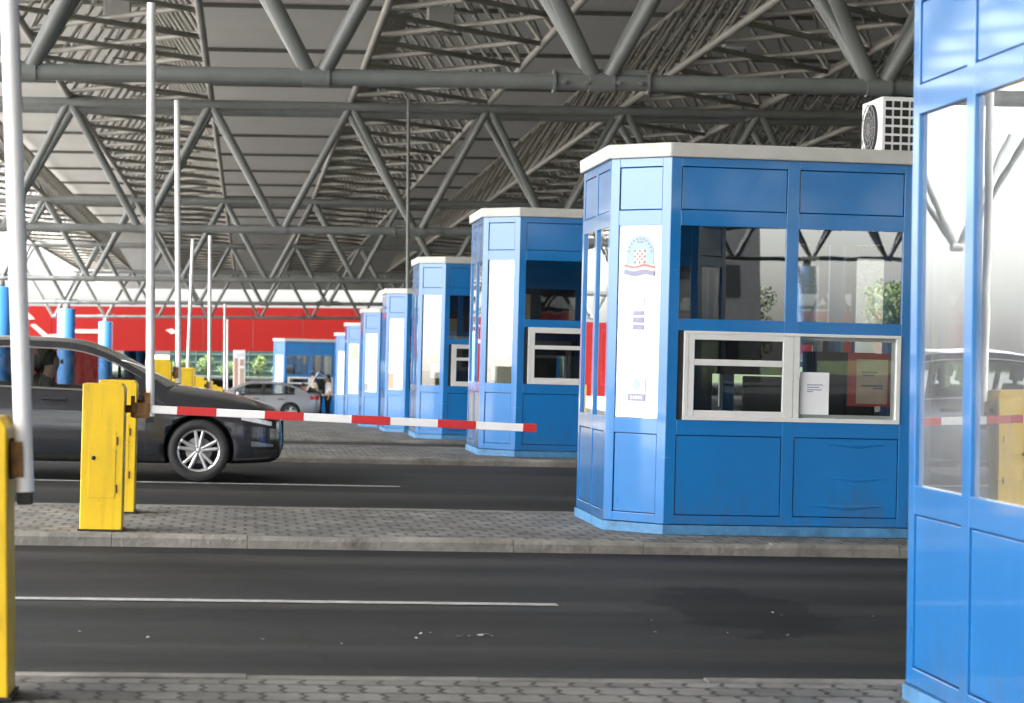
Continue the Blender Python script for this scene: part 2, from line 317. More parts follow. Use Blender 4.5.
rx=[-16]+[x for x in XS if -12<=x<=60]; ry=[y for y in YS if -150<=y<=260]
rd=MB().grid([[(x,y,Z(x,y)) for x in rx] for y in ry], smooth=False).build('road', M['asphalt']); tag(rd, kind='structure')
ax=[-200,-60,-25,-16]
tag(MB().grid([[(x,y,Z(x,y)-.004) for x in ax] for y in YS], smooth=False).build('bounce_ground', M['bounce_ground']), kind='structure')  # pale ground added beyond the left edge to bounce sunlight under the canopy
PITCH=10.55
def line_strip(x0,x1,y,w,name):
    n=8; rows=[]
    for yy in (y-w/2,y+w/2): rows.append([(x0+(x1-x0)*k/n, yy, Z(x0+(x1-x0)*k/n,yy)+0.006) for k in range(n+1)])
    o=MB().grid(rows).build(name, M['roadline']); tag(o, kind='structure')
M['roadline']=mat('worn_white_road_paint', (0.34,0.34,0.33), 0.8, 0, 0.4, 14)
for k in range(8): line_strip(-25, 1.85 if k!=1 else 1.6, 13.6+PITCH*k, 0.13, 'lane_line')
# islands: kerb stones round a paved top
def island(k):
    y0=17.2+PITCH*(k-1); y1=y0+3.3; zc=g((y0+y1)/2); H=0.078
    x0,x1=-25,25
    def zz(x): return zc+tl(x)+H
    n=14; xs=[x0+(x1-x0)*i/n for i in range(n+1)]
    rows=[[(x,y,zz(x)-0.004) for x in xs] for y in (y0+0.14,y1-0.14)]
    tag(MB().grid(rows, smooth=False).build('pavement', M['pavers']), kind='structure')
    mb=MB(); rr=random.Random(k)
    x=x0
    while x<x1-0.01:
        xe=min(x+1.0,x1)
        for ya,yb in ((y0,y0+0.14),(y1-0.14,y1)):
            d=rr.uniform(-.006,.006); za,zb=zz(x+.005)+d,zz(xe-.005)+d
            c=0.028; front=ya==y0
            ys=(ya,yb)
            prof=[(ya,-.4),(ya,-c if front else 0),(ya+(c if front else 0),0),(yb-(0 if front else c),0),(yb,0 if front else -c),(yb,-.4)]
            prof=[p for i,p in enumerate(prof) if i==0 or p!=prof[i-1]]
            m=len(prof); vs=[(x+.002,a,za+b) for a,b in prof]+[(xe-.002,a,zb+b) for a,b in prof]
            mb.add(vs,[tuple(range(m)),tuple(range(2*m-1,m-1,-1))]+[(i,(i+1)%m,(i+1)%m+m,i+m) for i in range(m)])
        x=xe
    tag(mb.build('kerb', M['concrete']), kind='structure')
for k in range(0,9): island(k)
def ZI(x,k): return g(17.2+PITCH*(k-1)+1.65)+tl(x)+0.078
# paper scraps on the asphalt
mb=MB()
for (cx,cy,n,s) in ((1.18,12.05,9,.032),(3.4,13.0,3,.016),(3.0,12.2,2,.014),(0.2,11.6,2,.014),(2.2,12.6,2,.014),(-1.0,11.9,2,.014),(4.2,12.6,2,.014)):
    for i in range(n):
        x=cx+R.gauss(0,.16 if n>6 else .35); y=cy+R.gauss(0,.06 if n>6 else .3); a=R.uniform(0,PI); r=R.uniform(.2,.8)*s
        z=Z(x,y)+.004
        mb.add([(x+r*math.cos(a+j*1.7+R.uniform(-.3,.3)), y+r*math.sin(a+j*1.7), z+R.uniform(.001,.012)) for j in range(4)],[(0,1,2,3)])
tag(mb.build('paper_scraps', M['scrap']), 'small white paper scraps and pebbles scattered on the dark near lane', 'litter', kind='stuff')

# ------------------------------------------------------------------ booths
HL,HD,CH=1.42,1.195,0.42          # half length, half depth, corner chamfer
FACES=[]                          # (origin, u direction, length, bays, type)
c=[(-1.0,-HD),(1.0,-HD),(HL,-.775),(HL,.775),(1.0,HD),(-1.0,HD),(-HL,.775),(-HL,-.775)]
FK=['front','chamfer','end','chamfer','front','chamfer','end','chamfer']
def face_T(i):
    a=Vector((*c[i],0)); b=Vector((*c[(i+1)%8],0)); u=(b-a).normalized(); n=Vector((u.y,-u.x,0))   # outward
    T=Matrix(((u.x,-n.x,0,a.x),(u.y,-n.y,0,a.y),(0,0,1,0),(0,0,0,1)))   # local x along face, y inward, z up
    return T,(b-a).length
root=empty('guard_booth',(0,0,0))
wall=MB(); panes=[]
ZT=3.02
for i,kind in enumerate(FK):
    T,L=face_T(i)
    bays=1 if kind=='chamfer' else 2
    st=0.075
    if kind=='chamfer': edges=[(0.085,L-0.085)]
    else:
        w=L/bays; edges=[(b*w+ (0.085 if b==0 else 0.05), (b+1)*w-(0.085 if b==bays-1 else 0.05)) for b in range(bays)]
    th=0.06
    if kind=='front': holes=[(0.92,1.635),(1.73,2.476)]
    else: holes=[(0.92,2.476)]
    panels=[(0.156,0.80),(2.60,2.95)]
    cuts=sorted(holes+panels)
    # stiles
    xs=[0.0]+[v for e in edges for v in e]+[L]
    for j in range(0,len(xs),2): wall.box((xs[j],0,0.085),(xs[j+1],th,ZT),0,T)
    # rails
    z=0.085
    for (a,b) in cuts+[(ZT,ZT)]:
        for e in edges: wall.box((e[0],0.001,z),(e[1],th-.002,a),0,T)
        z=b
    g_=0.007
    for e in edges:
        for (a,b) in panels:
            wall.box((e[0],0.030,a),(e[1],0.045,b),1,T)
            wall.box((e[0]+g_,0.008,a+g_),(e[1]-g_,0.028,b-g_),0,T)
    for e in edges:
        for (a,b) in holes:
            if kind=='front' and a<1 : continue
            panes.append((i,e,a,b,kind))
wo=wall.build('wall',[M['blue'],M['blue_in']],root,bevel=0.003)
for (i,e,a,b,kind) in panes:
    T,L=face_T(i)
    y=0.02
    MBp=MB().add([T@Vector(p) for p in ((e[0],y,a),(e[1],y,a),(e[1],y,b),(e[0],y,b))],[(0,1,2,3)])
    po=MBp.build('window_pane',M['glass'],root,fix=False)
# service windows front and back
for i in (0,4):
    T,L=face_T(i)
    x0,x1,z0,z1=0.085,L-0.085,0.92,1.635
    fb=MB(); t=0.035
    fb.box((x0+.05,-.012,z0),(x1,.05,z0+t),0,T); fb.box((x0+.05,-.012,z1-t*.7),(x1,.05,z1),0,T)
    fb.box((x0+.05,-.012,z0+t),(x0+.05+t,.05,z1-t*.7),0,T); fb.box((x1-t,-.012,z0+t),(x1,.05,z1-t*.7),0,T)
    fb.box((x0,.02,z0),(x0+.05,.05,z1),1,T)
    sw=fb.build('service_window',[M['alu'],M['black']],root,bevel=.003)
    xm=(x0+x1)/2+.03
    lf=MB(); a,b=x0+.05+t,xm
    lf.box((a,-.009,z0+t),(a+.05,.03,z1-t*.7),0,T); lf.box((b-.085,-.009,z0+t),(b,.03,z1-t*.7),0,T)
    for (p,q) in ((z0+t,z0+t+.045),(z1-t*.7-.045,z1-t*.7),(1.36,1.41)): lf.box((a+.05,-.007,p),(b-.085,.029,q),0,T)
    lf.build('sash',M['alu'],sw,bevel=.003)
    MB().add([T@Vector(p) for p in ((a,.015,z0),(b,.015,z0),(b,.015,z1),(a,.015,z1))],[(0,1,2,3)]).build('pane',M['glass_plain'],sw,fix=False)
    lf=MB(); a,b=xm-.01,x1-t
    lf.box((a+.011,-.007,z0+t),(a+.06,.047,z1-t*.7),0,T); lf.box((b-.03,.034,z0+t),(b,.048,z1-t*.7),0,T)
    for (p,q) in ((z0+t,z0+t+.03),(z1-t*.7-.03,z1-t*.7)): lf.box((a+.06,.034,p),(b-.03,.047,q),0,T)
    lf.build('sash',M['alu'],sw)
    MB().add([T@Vector(p) for p in ((a,.033,z0),(b,.033,z0),(b,.033,z1),(a,.033,z1))],[(0,1,2,3)]).build('pane',M['glass_plain'],sw,fix=False)
def ring(off): 
    return [(x+off*(1 if x>0 else -1)*(1 if abs(x)>1.2 else .41), y+off*(1 if y>0 else -1)*(1 if abs(y)>1 else .41)) for x,y in c]
def slab(mb,off0,z0,off1,z1,mi=0):
    a=ring(off0); b=ring(off1)
    vs=[(x,y,z0) for x,y in a]+[(x,y,z1) for x,y in b]
    return mb.add(vs,[tuple(reversed(range(8))),tuple(range(8,16))]+[(k,(k+1)%8,(k+1)%8+8,k+8) for k in range(8)],mi)
slab(MB(),0.035,ZT,0.04,ZT+.115).build('roof',M['cap'],root,bevel=.012)
slab(MB(),0.014,0.0,0.014,0.078).build('plinth',M['plinth'],root,bevel=.004)
slab(MB(),-0.07,0.09,-0.07,0.11).build('floor',M['dark'],root)
slab(MB(),-0.07,2.62,-0.07,2.66).build('ceiling',M['greyint'],root)
db=MB(); db.box((-.95,-1.08,.74),(.95,-.55,.78)); db.box((-.9,-1.0,.1),(-.86,-.6,.74)); db.box((.86,-1.0,.1),(.9,-.6,.74))
db.build('desk',M['greyint'],root)
mb=MB(); mb.box((-.15,-.80,.78),(.12,-.62,.80)); mb.box((-.04,-.73,.80),(.01,-.70,.95)); mb.box((-.28,-.74,.93),(.25,-.71,1.28)); mb.build('monitor',M['dark'],root,bevel=.01)
mb=MB(); mb.box((.55,.2,.11),(1.1,.62,1.5)); mb.box((.6,.19,.2),(.82,.199,1.4)); mb.box((.84,.19,.2),(1.06,.199,1.4)); mb.build('cabinet',M['dark'],root,bevel=.008)
mb=MB(); mb.box((-.95,.66,.11),(-.25,.70,2.62)); mb.box((-.93,.65,.9),(-.62,.659,2.1),1); mb.build('partition',[M['dark'],M['beige']],root)
mb=MB(); mb.box((-.98,1.09,1.28),(.62,1.11,2.48)); mb.build('darkening_sheet',M['dark'],root)  # dark sheet added at the back windows to keep the interior dark
mb=MB(); mb.tube((.15,-.1,.11),(.15,-.1,.5),.03); mb.box((-.08,-.33,.5),(.38,.13,.57)); mb.box((-.06,.1,.62),(.36,.16,1.15))
for q in range(5): mb.tube((.15,-.1,.16),(.15+.28*math.cos(q*1.257),-.1+.28*math.sin(q*1.257),.13),.02)
mb.build('office_chair',M['dark'],root,bevel=.02)
CHAM=7                                        # the chamfer at the left front corner carries the poster
Tc,Lc=face_T(CHAM)
def sheet(mb,x0,x1,z0,z1,y=-0.0,t=0.004,mi=0): return mb.box((x0,y,z0),(x1,y+t,z1),mi,Tc)
def poster(booth, kind):
    x0,x1=0.088,Lc-0.088; y=0.012
    if kind=='emblem':
        mb=sheet(MB(),x0,x1,.925,2.47,y); po=mb.build('poster',M['poster'],booth)
        cx=(x0+x1)/2; e=MB(); yy=y-.0035
        e2=MB(); e3=MB()
        def pr(pts,mi,d=0.0): (e if pts[0][1]>2.0 else e2 if pts[0][1]>1.5 else e3).prism([(px,pz) for px,pz in pts], -.001-d*.001, Tc@Matrix.Translation((0,yy-d*.0012,0)), mi)
        # arched badge, pale blue, with a ring of lettering marks
        arc=[(cx+.135*math.cos(t),2.255+.145*math.sin(t)) for t in [PI*k/18 for k in range(19)]]
        pr([(cx+.135,2.16)]+arc+[(cx-.135,2.16)],0)
        for k in range(11):
            t=PI*(k+.5)/11; px,pz=cx+.112*math.cos(t),2.25+.12*math.sin(t)
            pr([(px-.008,pz-.008),(px+.008,pz-.008),(px+.008,pz+.008),(px-.008,pz+.008)],3,1)
        s=.022
        for a in range(5):
            for b in range(5):
                px,pz=cx-2.5*s+a*s,2.17+b*s
                pr([(px,pz),(px+s,pz),(px+s,pz+s),(px,pz+s)],1 if (a+b)%2==0 else 2,1)
        pr([(cx-.03,2.335),(cx+.03,2.335),(cx+.03,2.35),(cx-.03,2.35)],3,1)
        def wave(z0,th,mi):
            xs=[cx-.15+.3*k/16 for k in range(17)]
            up=[(x,z0+th+.008*math.sin((x-cx)*30)) for x in xs]; dn=[(x,z0+.008*math.sin((x-cx)*30)) for x in xs]
            pr(dn+up[::-1],mi,2)
        wave(2.135,.02,1); wave(2.115,.02,2); wave(2.075,.04,3)
        # two lesser plates
        for (za,zb,mi,w) in ((1.80,1.90,4,.052),(1.75,1.785,3,.052),(1.69,1.735,3,.052),(1.635,1.675,3,.052),(1.12,1.27,4,.085),(1.06,1.115,3,.085)):
            pr([(cx-w,za),(cx+w,za),(cx+w,zb),(cx-w,zb)],mi,1)
        for j in range(5): pr([(cx-.055+.024*j,1.075),(cx-.042+.024*j,1.075),(cx-.042+.024*j,1.10),(cx-.055+.024*j,1.10)],2,2)
        pr([(cx+.035*math.cos(t),1.195+.045*math.sin(t)) for t in [2*PI*k/14 for k in range(14)]],5,2)
        for nm,q in (('emblem',e),('info_strip',e2),('info_plate',e3)): q.build(nm,[M['pale'],M['redprint'],M['poster'],M['ink'],M['palegrey'],M['pale']],po)
    elif kind=='film':
        mb=MB(); sheet(mb,x0,x1,.925,2.47,.03); sheet(mb,x0+.02,x1-.02,1.86,1.90,.026,.003,1); sheet(mb,x0+.17,x0+.24,1.62,1.65,.026,.003,2); sheet(mb,x0+.16,x0+.21,1.46,1.6,.026,.003,3)
        sheet(mb,x0+.01,x0+.05,.94,1.05,.026,.003,4); sheet(mb,x0+.07,x0+.16,.95,1.12,.026,.003,1)
        mb.build('poster',[M['film'],M['palegrey'],M['inkd'],M['poster'],M['greenp']],booth)
    elif kind=='papers':
        mb=MB(); sheet(mb,x0,x1,.925,2.47,.03); sheet(mb,x0,x0+.17,.93,1.17,.026,.003,1); sheet(mb,x0+.2,x1-.02,1.05,1.3,.026,.003,2); sheet(mb,x0+.21,x0+.30,1.30,1.48,.026,.003,3); sheet(mb,x0+.02,x1-.02,.94,1.04,.024,.003,4)
        mb.build('poster',[M['film'],M['dark'],M['paper'],M['skin'],M['dark']],booth)
    else:
        mb=MB(); sheet(mb,x0,x1,.925,2.47,.01)
        if kind=='brown': sheet(mb,x0,x0+.16,.95,1.28,.006,.003,1)
        if kind=='green': sheet(mb,x0+.04,x1-.05,2.0,2.42,.006,.003,2); sheet(mb,x0+.02,x0+.2,.95,1.2,.006,.003,2)
        if kind=='grey':  sheet(mb,x0,x0+.12,.95,1.15,.006,.003,3)
        mb.build('poster',[M['poster'],M['beige'],M['greenp'],M['film']],booth)
M['fadedmark']=mat('faded_pale_mark',(0.42,0.25,0.22),0.7,0,0.15,2)
M['dullred']=mat('dull_red_card',(0.42,0.06,0.05),0.7,0,0.2,6)
M['palegrey']=mat('pale_grey_print',(0.70,0.72,0.74),0.6,0,0.05,14)
BG='blue guard booths in a row across the lanes'
BOOTH=[ # (centre x, front-corner y, island, poster, label)
 (4.30,18.04,1,'emblem','big blue booth with an arched emblem poster and an air conditioner on top'),
 (4.19, 7.46,0,'plain','nearest blue booth at the right edge, tall panes mirroring the dark car'),
 (4.33,28.55,2,'film','second blue booth behind the emblem one, greyish film in its corner window'),
 (4.30,39.10,3,'papers','third blue booth of the row, corner window with a dark box low behind pale paper'),
 (4.38,49.75,4,'brown','fourth blue booth of the row, white corner poster with a brown patch at the bottom'),
 (4.40,60.30,5,'grey','fifth blue booth of the row, plain white corner poster with grey lower edge'),
 (4.42,70.90,6,'green','sixth blue booth of the row, white corner poster tinted green at the top'),
 (4.50,81.50,7,'plain','farthest blue booth of the overlapping row, next to the man in the white shirt'),
 (2.38,90.40,8,'plain','blue booth facing forward behind the silver car with its boot open'),
]
booths=[]
for n,(cx,fy,k,kd,lab) in enumerate(BOOTH):
    b=root if n==0 else copy_tree(root)
    b.location=(cx, fy+HD, ZI(cx,k)-.002 if True else 0); b.rotation_euler=(0,math.atan(TILT if n else TILT),0)
    tag(b,lab,'booth',BG); booths.append(b)
    if n==1:
        b.rotation_euler=(0,.008,0)
        for ch in kids(b):
            if ch.name.startswith('window_pane'): ch.material_slots[0].link='OBJECT'; ch.material_slots[0].material=M['glass_haze']
for b,(cx,fy,k,kd,lab) in zip(booths,BOOTH): poster(b,kd)
# things on the nearest full booth
B1=booths[0]; B1M=Matrix.Translation(B1.location)@Matrix.Rotation(math.atan(TILT),4,'Y')
def on_b1(o,loc,rotz=0): o.location=B1M@Vector(loc); o.rotation_euler=(0,math.atan(TILT),rotz)
a=empty('paper_notice'); MB().box((0,-.002,0),(.24,0,.34)).build('sheet',M['paper'],a)
e=MB()
for j,(w,z) in enumerate(((.13,.235),(.10,.215),(.12,.195),(.05,.18))): e.box((.06,-.004,z),(.06+w,-.0022,z+.008))
e.build('printed_lines',M['ink'],a); on_b1(a,(.095,-1.195+.029,.985)); tag(a,'white paper notice taped inside the right pane of the sliding window','notice')
a=empty('paper_notice'); MB().box((0,-.002,0),(.26,0,.36)).build('sheet',M['beigep'] if 'beigep' in M else M['beige'],a)
e=MB()
for (x,z,w) in ((.04,.25,.13),(.05,.225,.10),(.04,.14,.18),(.14,.12,.08)): e.box((x,-.004,z),(x+w,-.0022,z+.012))
e.build('printed_lines',M['inkd'],a); MB().box((-.07,.004,-.02),(.28,.012,.41)).build('red_backing',M['dullred'],a)
on_b1(a,(.58,-1.195+.10,1.08)); tag(a,'beige notice on a red backing behind the right pane of the sliding window','notice')
for (x0,x1,z,h) in ((1.30,1.82,.745,.010),(1.36,1.82,.47,.006),(1.18,1.80,.245,.012)):
    mb=MB(); n=24; T=face_T(0)[0]; rows=[]
    for i in range(n+1):
        u=i/n; a_=math.sin(PI*u)**.6; x=x0+(x1-x0)*u; zz=z+.006*math.sin(9*u)
        rows.append([T@Vector((x,.0075-h*a_*q,zz+d*a_+.0005)) for d,q in ((-.022,0),(-.008,.75),(0,1),(.008,.75),(.022,0))])
    mb.grid(rows).build('dent_ridge',M['blue'],B1)
# air conditioner on its roof
a=empty('air_conditioner')
w,d,h=.34,.62,.50
body=MB(); body.box((0,0,.04),(w,d,.04+h)).build('casing',M['white'],a,bevel=.015)
MB().box((.03,.06,-.0),(.31,.12,.045)).build('foot',M['black'],a); MB().box((.03,d-.12,-.0),(.31,d-.06,.045)).build('foot',M['black'],a)
gr=MB()
for i_ in range(4):
    for j_ in range(6): gr.box((.035+i_*.072,-.006,.085+j_*.073),(.035+i_*.072+.052,.002,.085+j_*.073+.052))
gr.build('side_grille',M['black'],a)
MB().lathe([(0.001,-.02),(.17,-.02),(.21,-.004),(.21,.004)],40,'x',(0,d*.5,.29)).build('fan_opening',M['dark'],a)
fb=MB()
for r in (.05,.10,.15,.205): fb.lathe([(r-.004,-.024),(r+.004,-.024),(r+.004,-.030),(r-.004,-.030)],40,'x',(0,d*.5,.29),0,True,True)
for q in range(12): fb.tube((-.027,d*.5,.29),(-.027,d*.5+.205*math.cos(q*PI/6),.29+.205*math.sin(q*PI/6)),.003,5)
fb.build('fan_guard',M['greywall'],a)
on_b1(a,(.90,-.50,3.113)); tag(a,'white air conditioner unit with a round fan on the roof of the emblem booth','air conditioner')

# ------------------------------------------------------------------ barriers
def arm_mesh(mb, L, horizontal):
    pass
def make_barrier(k, y, label, up=None, down=False, tilt=0.0, boxtilt=0.0, x=-1.10, L=3.1, off=.265):
    """yellow barrier housing with its arm: raised (up) or lying along the kerb (down)"""
    a=empty('lane_barrier',(x,y,ZI(x,k)),(0,math.atan(TILT)+boxtilt,0),label,'barrier','yellow lane barriers on the islands')
    mb=MB(); 
    pts=[(-.158,0),(.158,0),(.158,1.075),(.135,1.11),(-.158,1.11)]
    mb.prism(pts,.30,Matrix.Translation((0,-.15,0))); mb.build('housing',M['yellow'],a,bevel=.008)
    MB().box((-.17,-.162,.0),(.17,.162,.012)).build('base_plate',M['black'],a)
    MB().box((-.10,-.1535,.25),(.10,-.151,.75)).build('access_door',M['yellow'],a,bevel=.002)
    MB().lathe([(.001,-.158),(.016,-.158),(.016,-.150)],12,'y',(-.065,0,.55)).build('lock',M['black'],a)
    for hz in (.32,.68): MB().tube((.108,-.153,hz-.03),(.108,-.153,hz+.03),.007,6).build('hinge',M['rust'],a)
    if up or down:
        br=MB(); br.tube((.15,0,.92),(off-.03,0,.92),.03,10); br.box((off-.068,-.045,.86),(off-.04,.045,1.02)); br.box((off-.06,-.05,.89),(off-.02,.05,.96),0)
        br.build('pivot_bracket',M['rust'],a,bevel=.004)
    if up:
        T=Matrix.Translation((off,-.05,.93))@Matrix.Rotation(tilt,4,'Y')
        arm=MB(); arm.tube(T@Vector((0,0,-.12)),T@Vector((0,0,L)),.036,16)
        z=.75; 
        while z<L-.3: arm.grid([[T@Vector((.0372*math.cos(t),.0372*math.sin(t),zq)) for t in [PI*(k/12-.05) for k in range(9)]] for zq in (z,z+.30)],1); z+=.66
        o=arm.build('barrier_arm',[M['armw'],M['armr']],a,fix=False)
        MB().box((-.03,-.03,-.17),(.03,.03,-.122),0,T).build('counterweight',M['black'],a,bevel=.006)
        MB().box((-.045,-.045,-.06),(.0,-.038,.08),0,T).build('clamp_plate',M['rust'],a)
    if down:
        T=Matrix.Translation((.31,.0,.922))@Matrix.Rotation(tilt,4,'Y')
        arm=MB(); arm.box((-.02,-.028,-.030),(L,.028,.030),0,T)
        s=.235
        while s<L: arm.box((s,-.0302,-.0322),(min(s+.30,L+.002),.0302,.0322),1,T); s+=.665
        arm.build('barrier_arm',[M['armw'],M['armr']],a,bevel=.004)
        MB().box((-.10,-.045,-.07),(.03,.045,.045),0,T).build('clamp_plate',M['rust'],a,bevel=.004)
    return a
Y=lambda n,far: (17.66 if not far else 19.55)+PITCH*(n-1)
make_barrier(0, 9.28,'nearest yellow barrier at the left edge with rusty bracket and thick raised white arm', up=True, tilt=-.026, boxtilt=-.03, x=-1.085,L=3.1,off=.215)
make_barrier(1, Y(1,0),'yellow barrier by the kerb, its red and white arm lying level', down=True, tilt=.028, L=3.0)
make_barrier(1, Y(1,1),'yellow barrier with a tall raised arm, half hidden behind the near kerb one', up=True, tilt=.0-.022, L=3.36)
make_barrier(2, Y(2,0),'yellow barrier box without a raised arm, just above the bonnet of the dark grey car')
make_barrier(2, Y(2,1),'barrier beyond the bonnet of the dark car whose raised arm is second tallest', up=True, tilt=-.03, L=3.55, x=-1.18)
make_barrier(3, Y(3,0),'small yellow barrier box past the bonnet, just right of the second tallest raised arm')
make_barrier(4, Y(4,0),'distant yellow barrier with a straight raised arm, right of the leaning one', up=True, tilt=-.02, L=3.2)
make_barrier(4, Y(4,1),'distant yellow barrier with a slightly leaning thin raised arm', up=True, tilt=.015, x=-1.62, L=3.2)
make_barrier(5, Y(5,0),'far yellow barrier box with no arm up, lower row beyond the bonnet')
make_barrier(3, Y(3,1),'small far yellow barrier box behind the one right of the second tallest arm')
make_barrier(5, Y(5,1),'far yellow barrier box second from the silver car, no arm up')
make_barrier(6, Y(6,0),'far yellow barrier box nearest the silver car bonnet, no arm up')
make_barrier(7, Y(7,0),'far small yellow barrier with a short thin raised arm against the red fascia', up=True, tilt=-.02, L=3.1)
make_barrier(8, Y(8,0),'farthest small yellow barrier, the shortest raised arm left of the silver car', up=True, tilt=-.02, L=2.9)

# ------------------------------------------------------------------ canopy
PX=3.7; X0=-10.25
TY=[-71,-38,-4,29.5,62,97,132,168]
def zb(y): return 1.553+3.75-.0092*y
TH=3.25
cx0,cx1=-12.5,75.0; cy0,cy1=-72.5,171.5
can=empty('border_canopy',(0,0,0)); tag(can,'large grey steel canopy roof of tube trusses spanning above all the lanes','canopy')
nodes=[X0+PX*k for k in range(-1,23)]
for k,y in enumerate(TY):
    z0=zb(y); z1=z0+TH; dy=.95
    tr=empty('transverse_truss'); tr.parent=can
    big = y<40
    fl=MB().tube((cx0,y,z0),(cx1,y,z0),.108,14)
    for s in (-1,1): MB().tube((cx0,y+s*dy,z1),(cx1,y+s*dy,z1),.12,12).build('top_chord',M['steel'],tr,fix=False)
    mb=MB()
    for x in nodes:
        for sx in (-1,1):
            for s in (-1,1): mb.tube((x+sx*.09,y,z0+.05),(x+sx*(PX/2-.03),y+s*dy,z1),0.105 if big else .10,10,0,None,False)
    for x in [n+PX/2 for n in nodes]: mb.tube((x,y-dy,z1),(x,y+dy,z1),.05,8)
    mb.build('bracing',M['steel'],tr,fix=False)
    for x in nodes:
        fl.tube((x-.17,y,z0),(x+.17,y,z0),.135,14)
        if round((x-X0)/PX)%4==0:
            for d in (-.62,.62): fl.tube((x+d-.015,y,z0),(x+d+.015,y,z0),.15,14)
            fl.box((x-.62,y-.02,z0+.10),(x+.62,y+.02,z0+.17))
            for d in (-.5,-.2,.2,.5): fl.tube((x+d,y-.16,z0-.02),(x+d,y-.09,z0-.02),.03,8)
    fl.build('bottom_chord',M['steel'],tr,fix=False)
SP=1.85
for xc in [X0+7.4*i for i in range(0,12)]:
    gd=empty('lattice_girder'); gd.parent=can
    ya,yb=cy0+.3,cy1-.3
    zt=lambda y: zb(y)+TH+.16
    zl=lambda y: zb(y)+TH+3.16
    for q in (-1,1): MB().tube((xc+q*PX/2,ya,zt(ya)),(xc+q*PX/2,yb,zt(yb)),.085,10).build('lower_chord',M['steel2'],gd,fix=False)
    MB().tube((xc,ya,zl(ya)),(xc,yb,zl(yb)),.07,8).build('apex_chord',M['steel2'],gd,fix=False)
    mb=MB(); n=int((yb-ya-1)/SP)
    for j in range(n):
        y=ya+j*SP
        for q in (-1,1): mb.tube((xc+q*PX/2,y,zt(y)),(xc,y+.8,zl(y+.8)),.052,6,0,None,False)
    for j in range(int((yb-ya-3)/PX)):
        y=ya+j*PX
        for q in (-1,1): mb.tube((xc+q*PX/2,y+PX,zt(y+PX)),(xc,y+.4,zl(y+.4)),.035,5,0,None,False)
        mb.tube((xc-PX/4,y+PX/2,zt(y)+1.5),(xc+PX/4,y+PX/2,zt(y)+1.5),.035,5,0,None,False)
        mb.tube((xc-PX/4,y,zt(y)+1.5),(xc+PX/4,y+PX/2,zt(y)+1.5),.03,5,0,None,False)
    mb.build('side_bracing',M['steel2'],gd,fix=False)
    mb=MB(); n=int((yb-ya)/PX)
    for j in range(n):
        y=ya+j*PX
        mb.tube((xc-PX/2,y,zt(y)),(xc+PX/2,y+PX,zt(y+PX)),.062,6,0,None,False)
        mb.tube((xc+PX/2,y,zt(y)+.10),(xc-PX/2,y+PX,zt(y+PX)+.10),.062,6,0,None,False)
    mb.build('plan_bracing',M['steel2'],gd,fix=False)
y=cy0+.6
pz=lambda y: zb(y)+TH+3.35
mbp=None
while y<cy1:
    MB().box((cx0,y-.05,pz(y)),(cx1,y+.05,pz(y)+.12)).build('purlin',M['purlin'],can,fix=False); y+=9.2
za,zbk=pz(cy0)+.124,pz(cy1)+.124
MB().add([(cx0,cy0,za),(cx1,cy0,za),(cx1,cy1,zbk),(cx0,cy1,zbk),(cx0,cy0,za+.15),(cx1,cy0,za+.15),(cx1,cy1,zbk+.15),(cx0,cy1,zbk+.15)],
   [(0,3,2,1),(4,5,6,7),(0,1,5,4),(1,2,6,5),(2,3,7,6),(3,0,4,7)]).build('roof_deck',M['deck'],can)
# ribbed end fascia
mb=MB(); zt_=zbk+.15; zf=zb(cy1)+2.15
x=cx0
while x<cx1: mb.box((x,cy1+.003,zf),(x+.30,cy1+.06,zt_)); mb.box((x+.30,cy1+.003,zf),(x+.36,cy1+.03,zt_)); x+=.36
mb.build('end_fascia',M['greywall'],can,fix=False)
MB().box((cx0-.12,cy0,zb(80)+TH-.2),(cx0-.004,cy1,zb(80)+TH+.5)).build('edge_gutter',M['steel'],can) if False else None
# hanging conduit
MB().tube((4.2,60.7,zb(62)+TH+.2),(4.2,60.7,2.6),.045,8).build('hanging_conduit',M['steel'],can,fix=False)
# lamps hung in the girders
for i,(xc,yl,lab) in enumerate(((-2.85,53,'grey box lamp hung in the roof lattice at upper left'),(4.55,53,'grey box lamp hung in the roof lattice near the middle'),(11.95,55,'grey box lamp hung in the roof lattice above the emblem booth'))):
    a=empty('box_lamp',(xc-.15,yl,zb(yl)+TH+.9)); tag(a,lab,'lamp','box lamps hung under the canopy')
    MB().box((-.3,-.3,0),(.3,.3,.5)).build('housing',M['greywall'],a,bevel=.02)
    MB().box((-.24,-.24,-.012),(.24,.24,-.002)).build('lens',M['palegrey'],a)
    MB().tube((0,0,.5),(0,0,2.2),.025,6).build('hanger',M['steel'],a)
# columns
CG='blue columns carrying the canopy'
def column(x,y,ztop,label,r=.5):
    zz=Z(x,y); a=empty('canopy_column',(x,y,zz)); tag(a,label,'column',CG); H=ztop-zz
    MB().lathe([(r,0),(r,H),(r*.92,H+.03),(.001,H+.03)],32,'z').build('shaft',M['colblue'],a)
    MB().lathe([(.2,H+.03),(.2,H+.24),(.12,H+.30)],16,'z').build('neck',M['purlin'],a)
    MB().lathe([(r+.14,0),(r+.14,.35),(r+.003,.40)],32,'z').build('collar',M['concrete'],a)
column(X0,97,zb(97)-.40,'blue column cut off by the left edge of the picture')
column(X0,132,zb(132)-.40,'wider blue column left of the dark car roof, under the truss node')
column(X0,168,zb(168)-.40,'narrower blue column right of the wider one, seen above the dark car windscreen')
for y in (62,29.5,-4,-38,-71): column(X0-0.0,y,zb(y)-.40,'blue canopy column beyond the left edge of the picture',.5)
for y in (-71,-38,-4,29.5,62,97,132,168): column(26.5,y,zb(y)-.40,'blue canopy column far right behind the booths',.5)

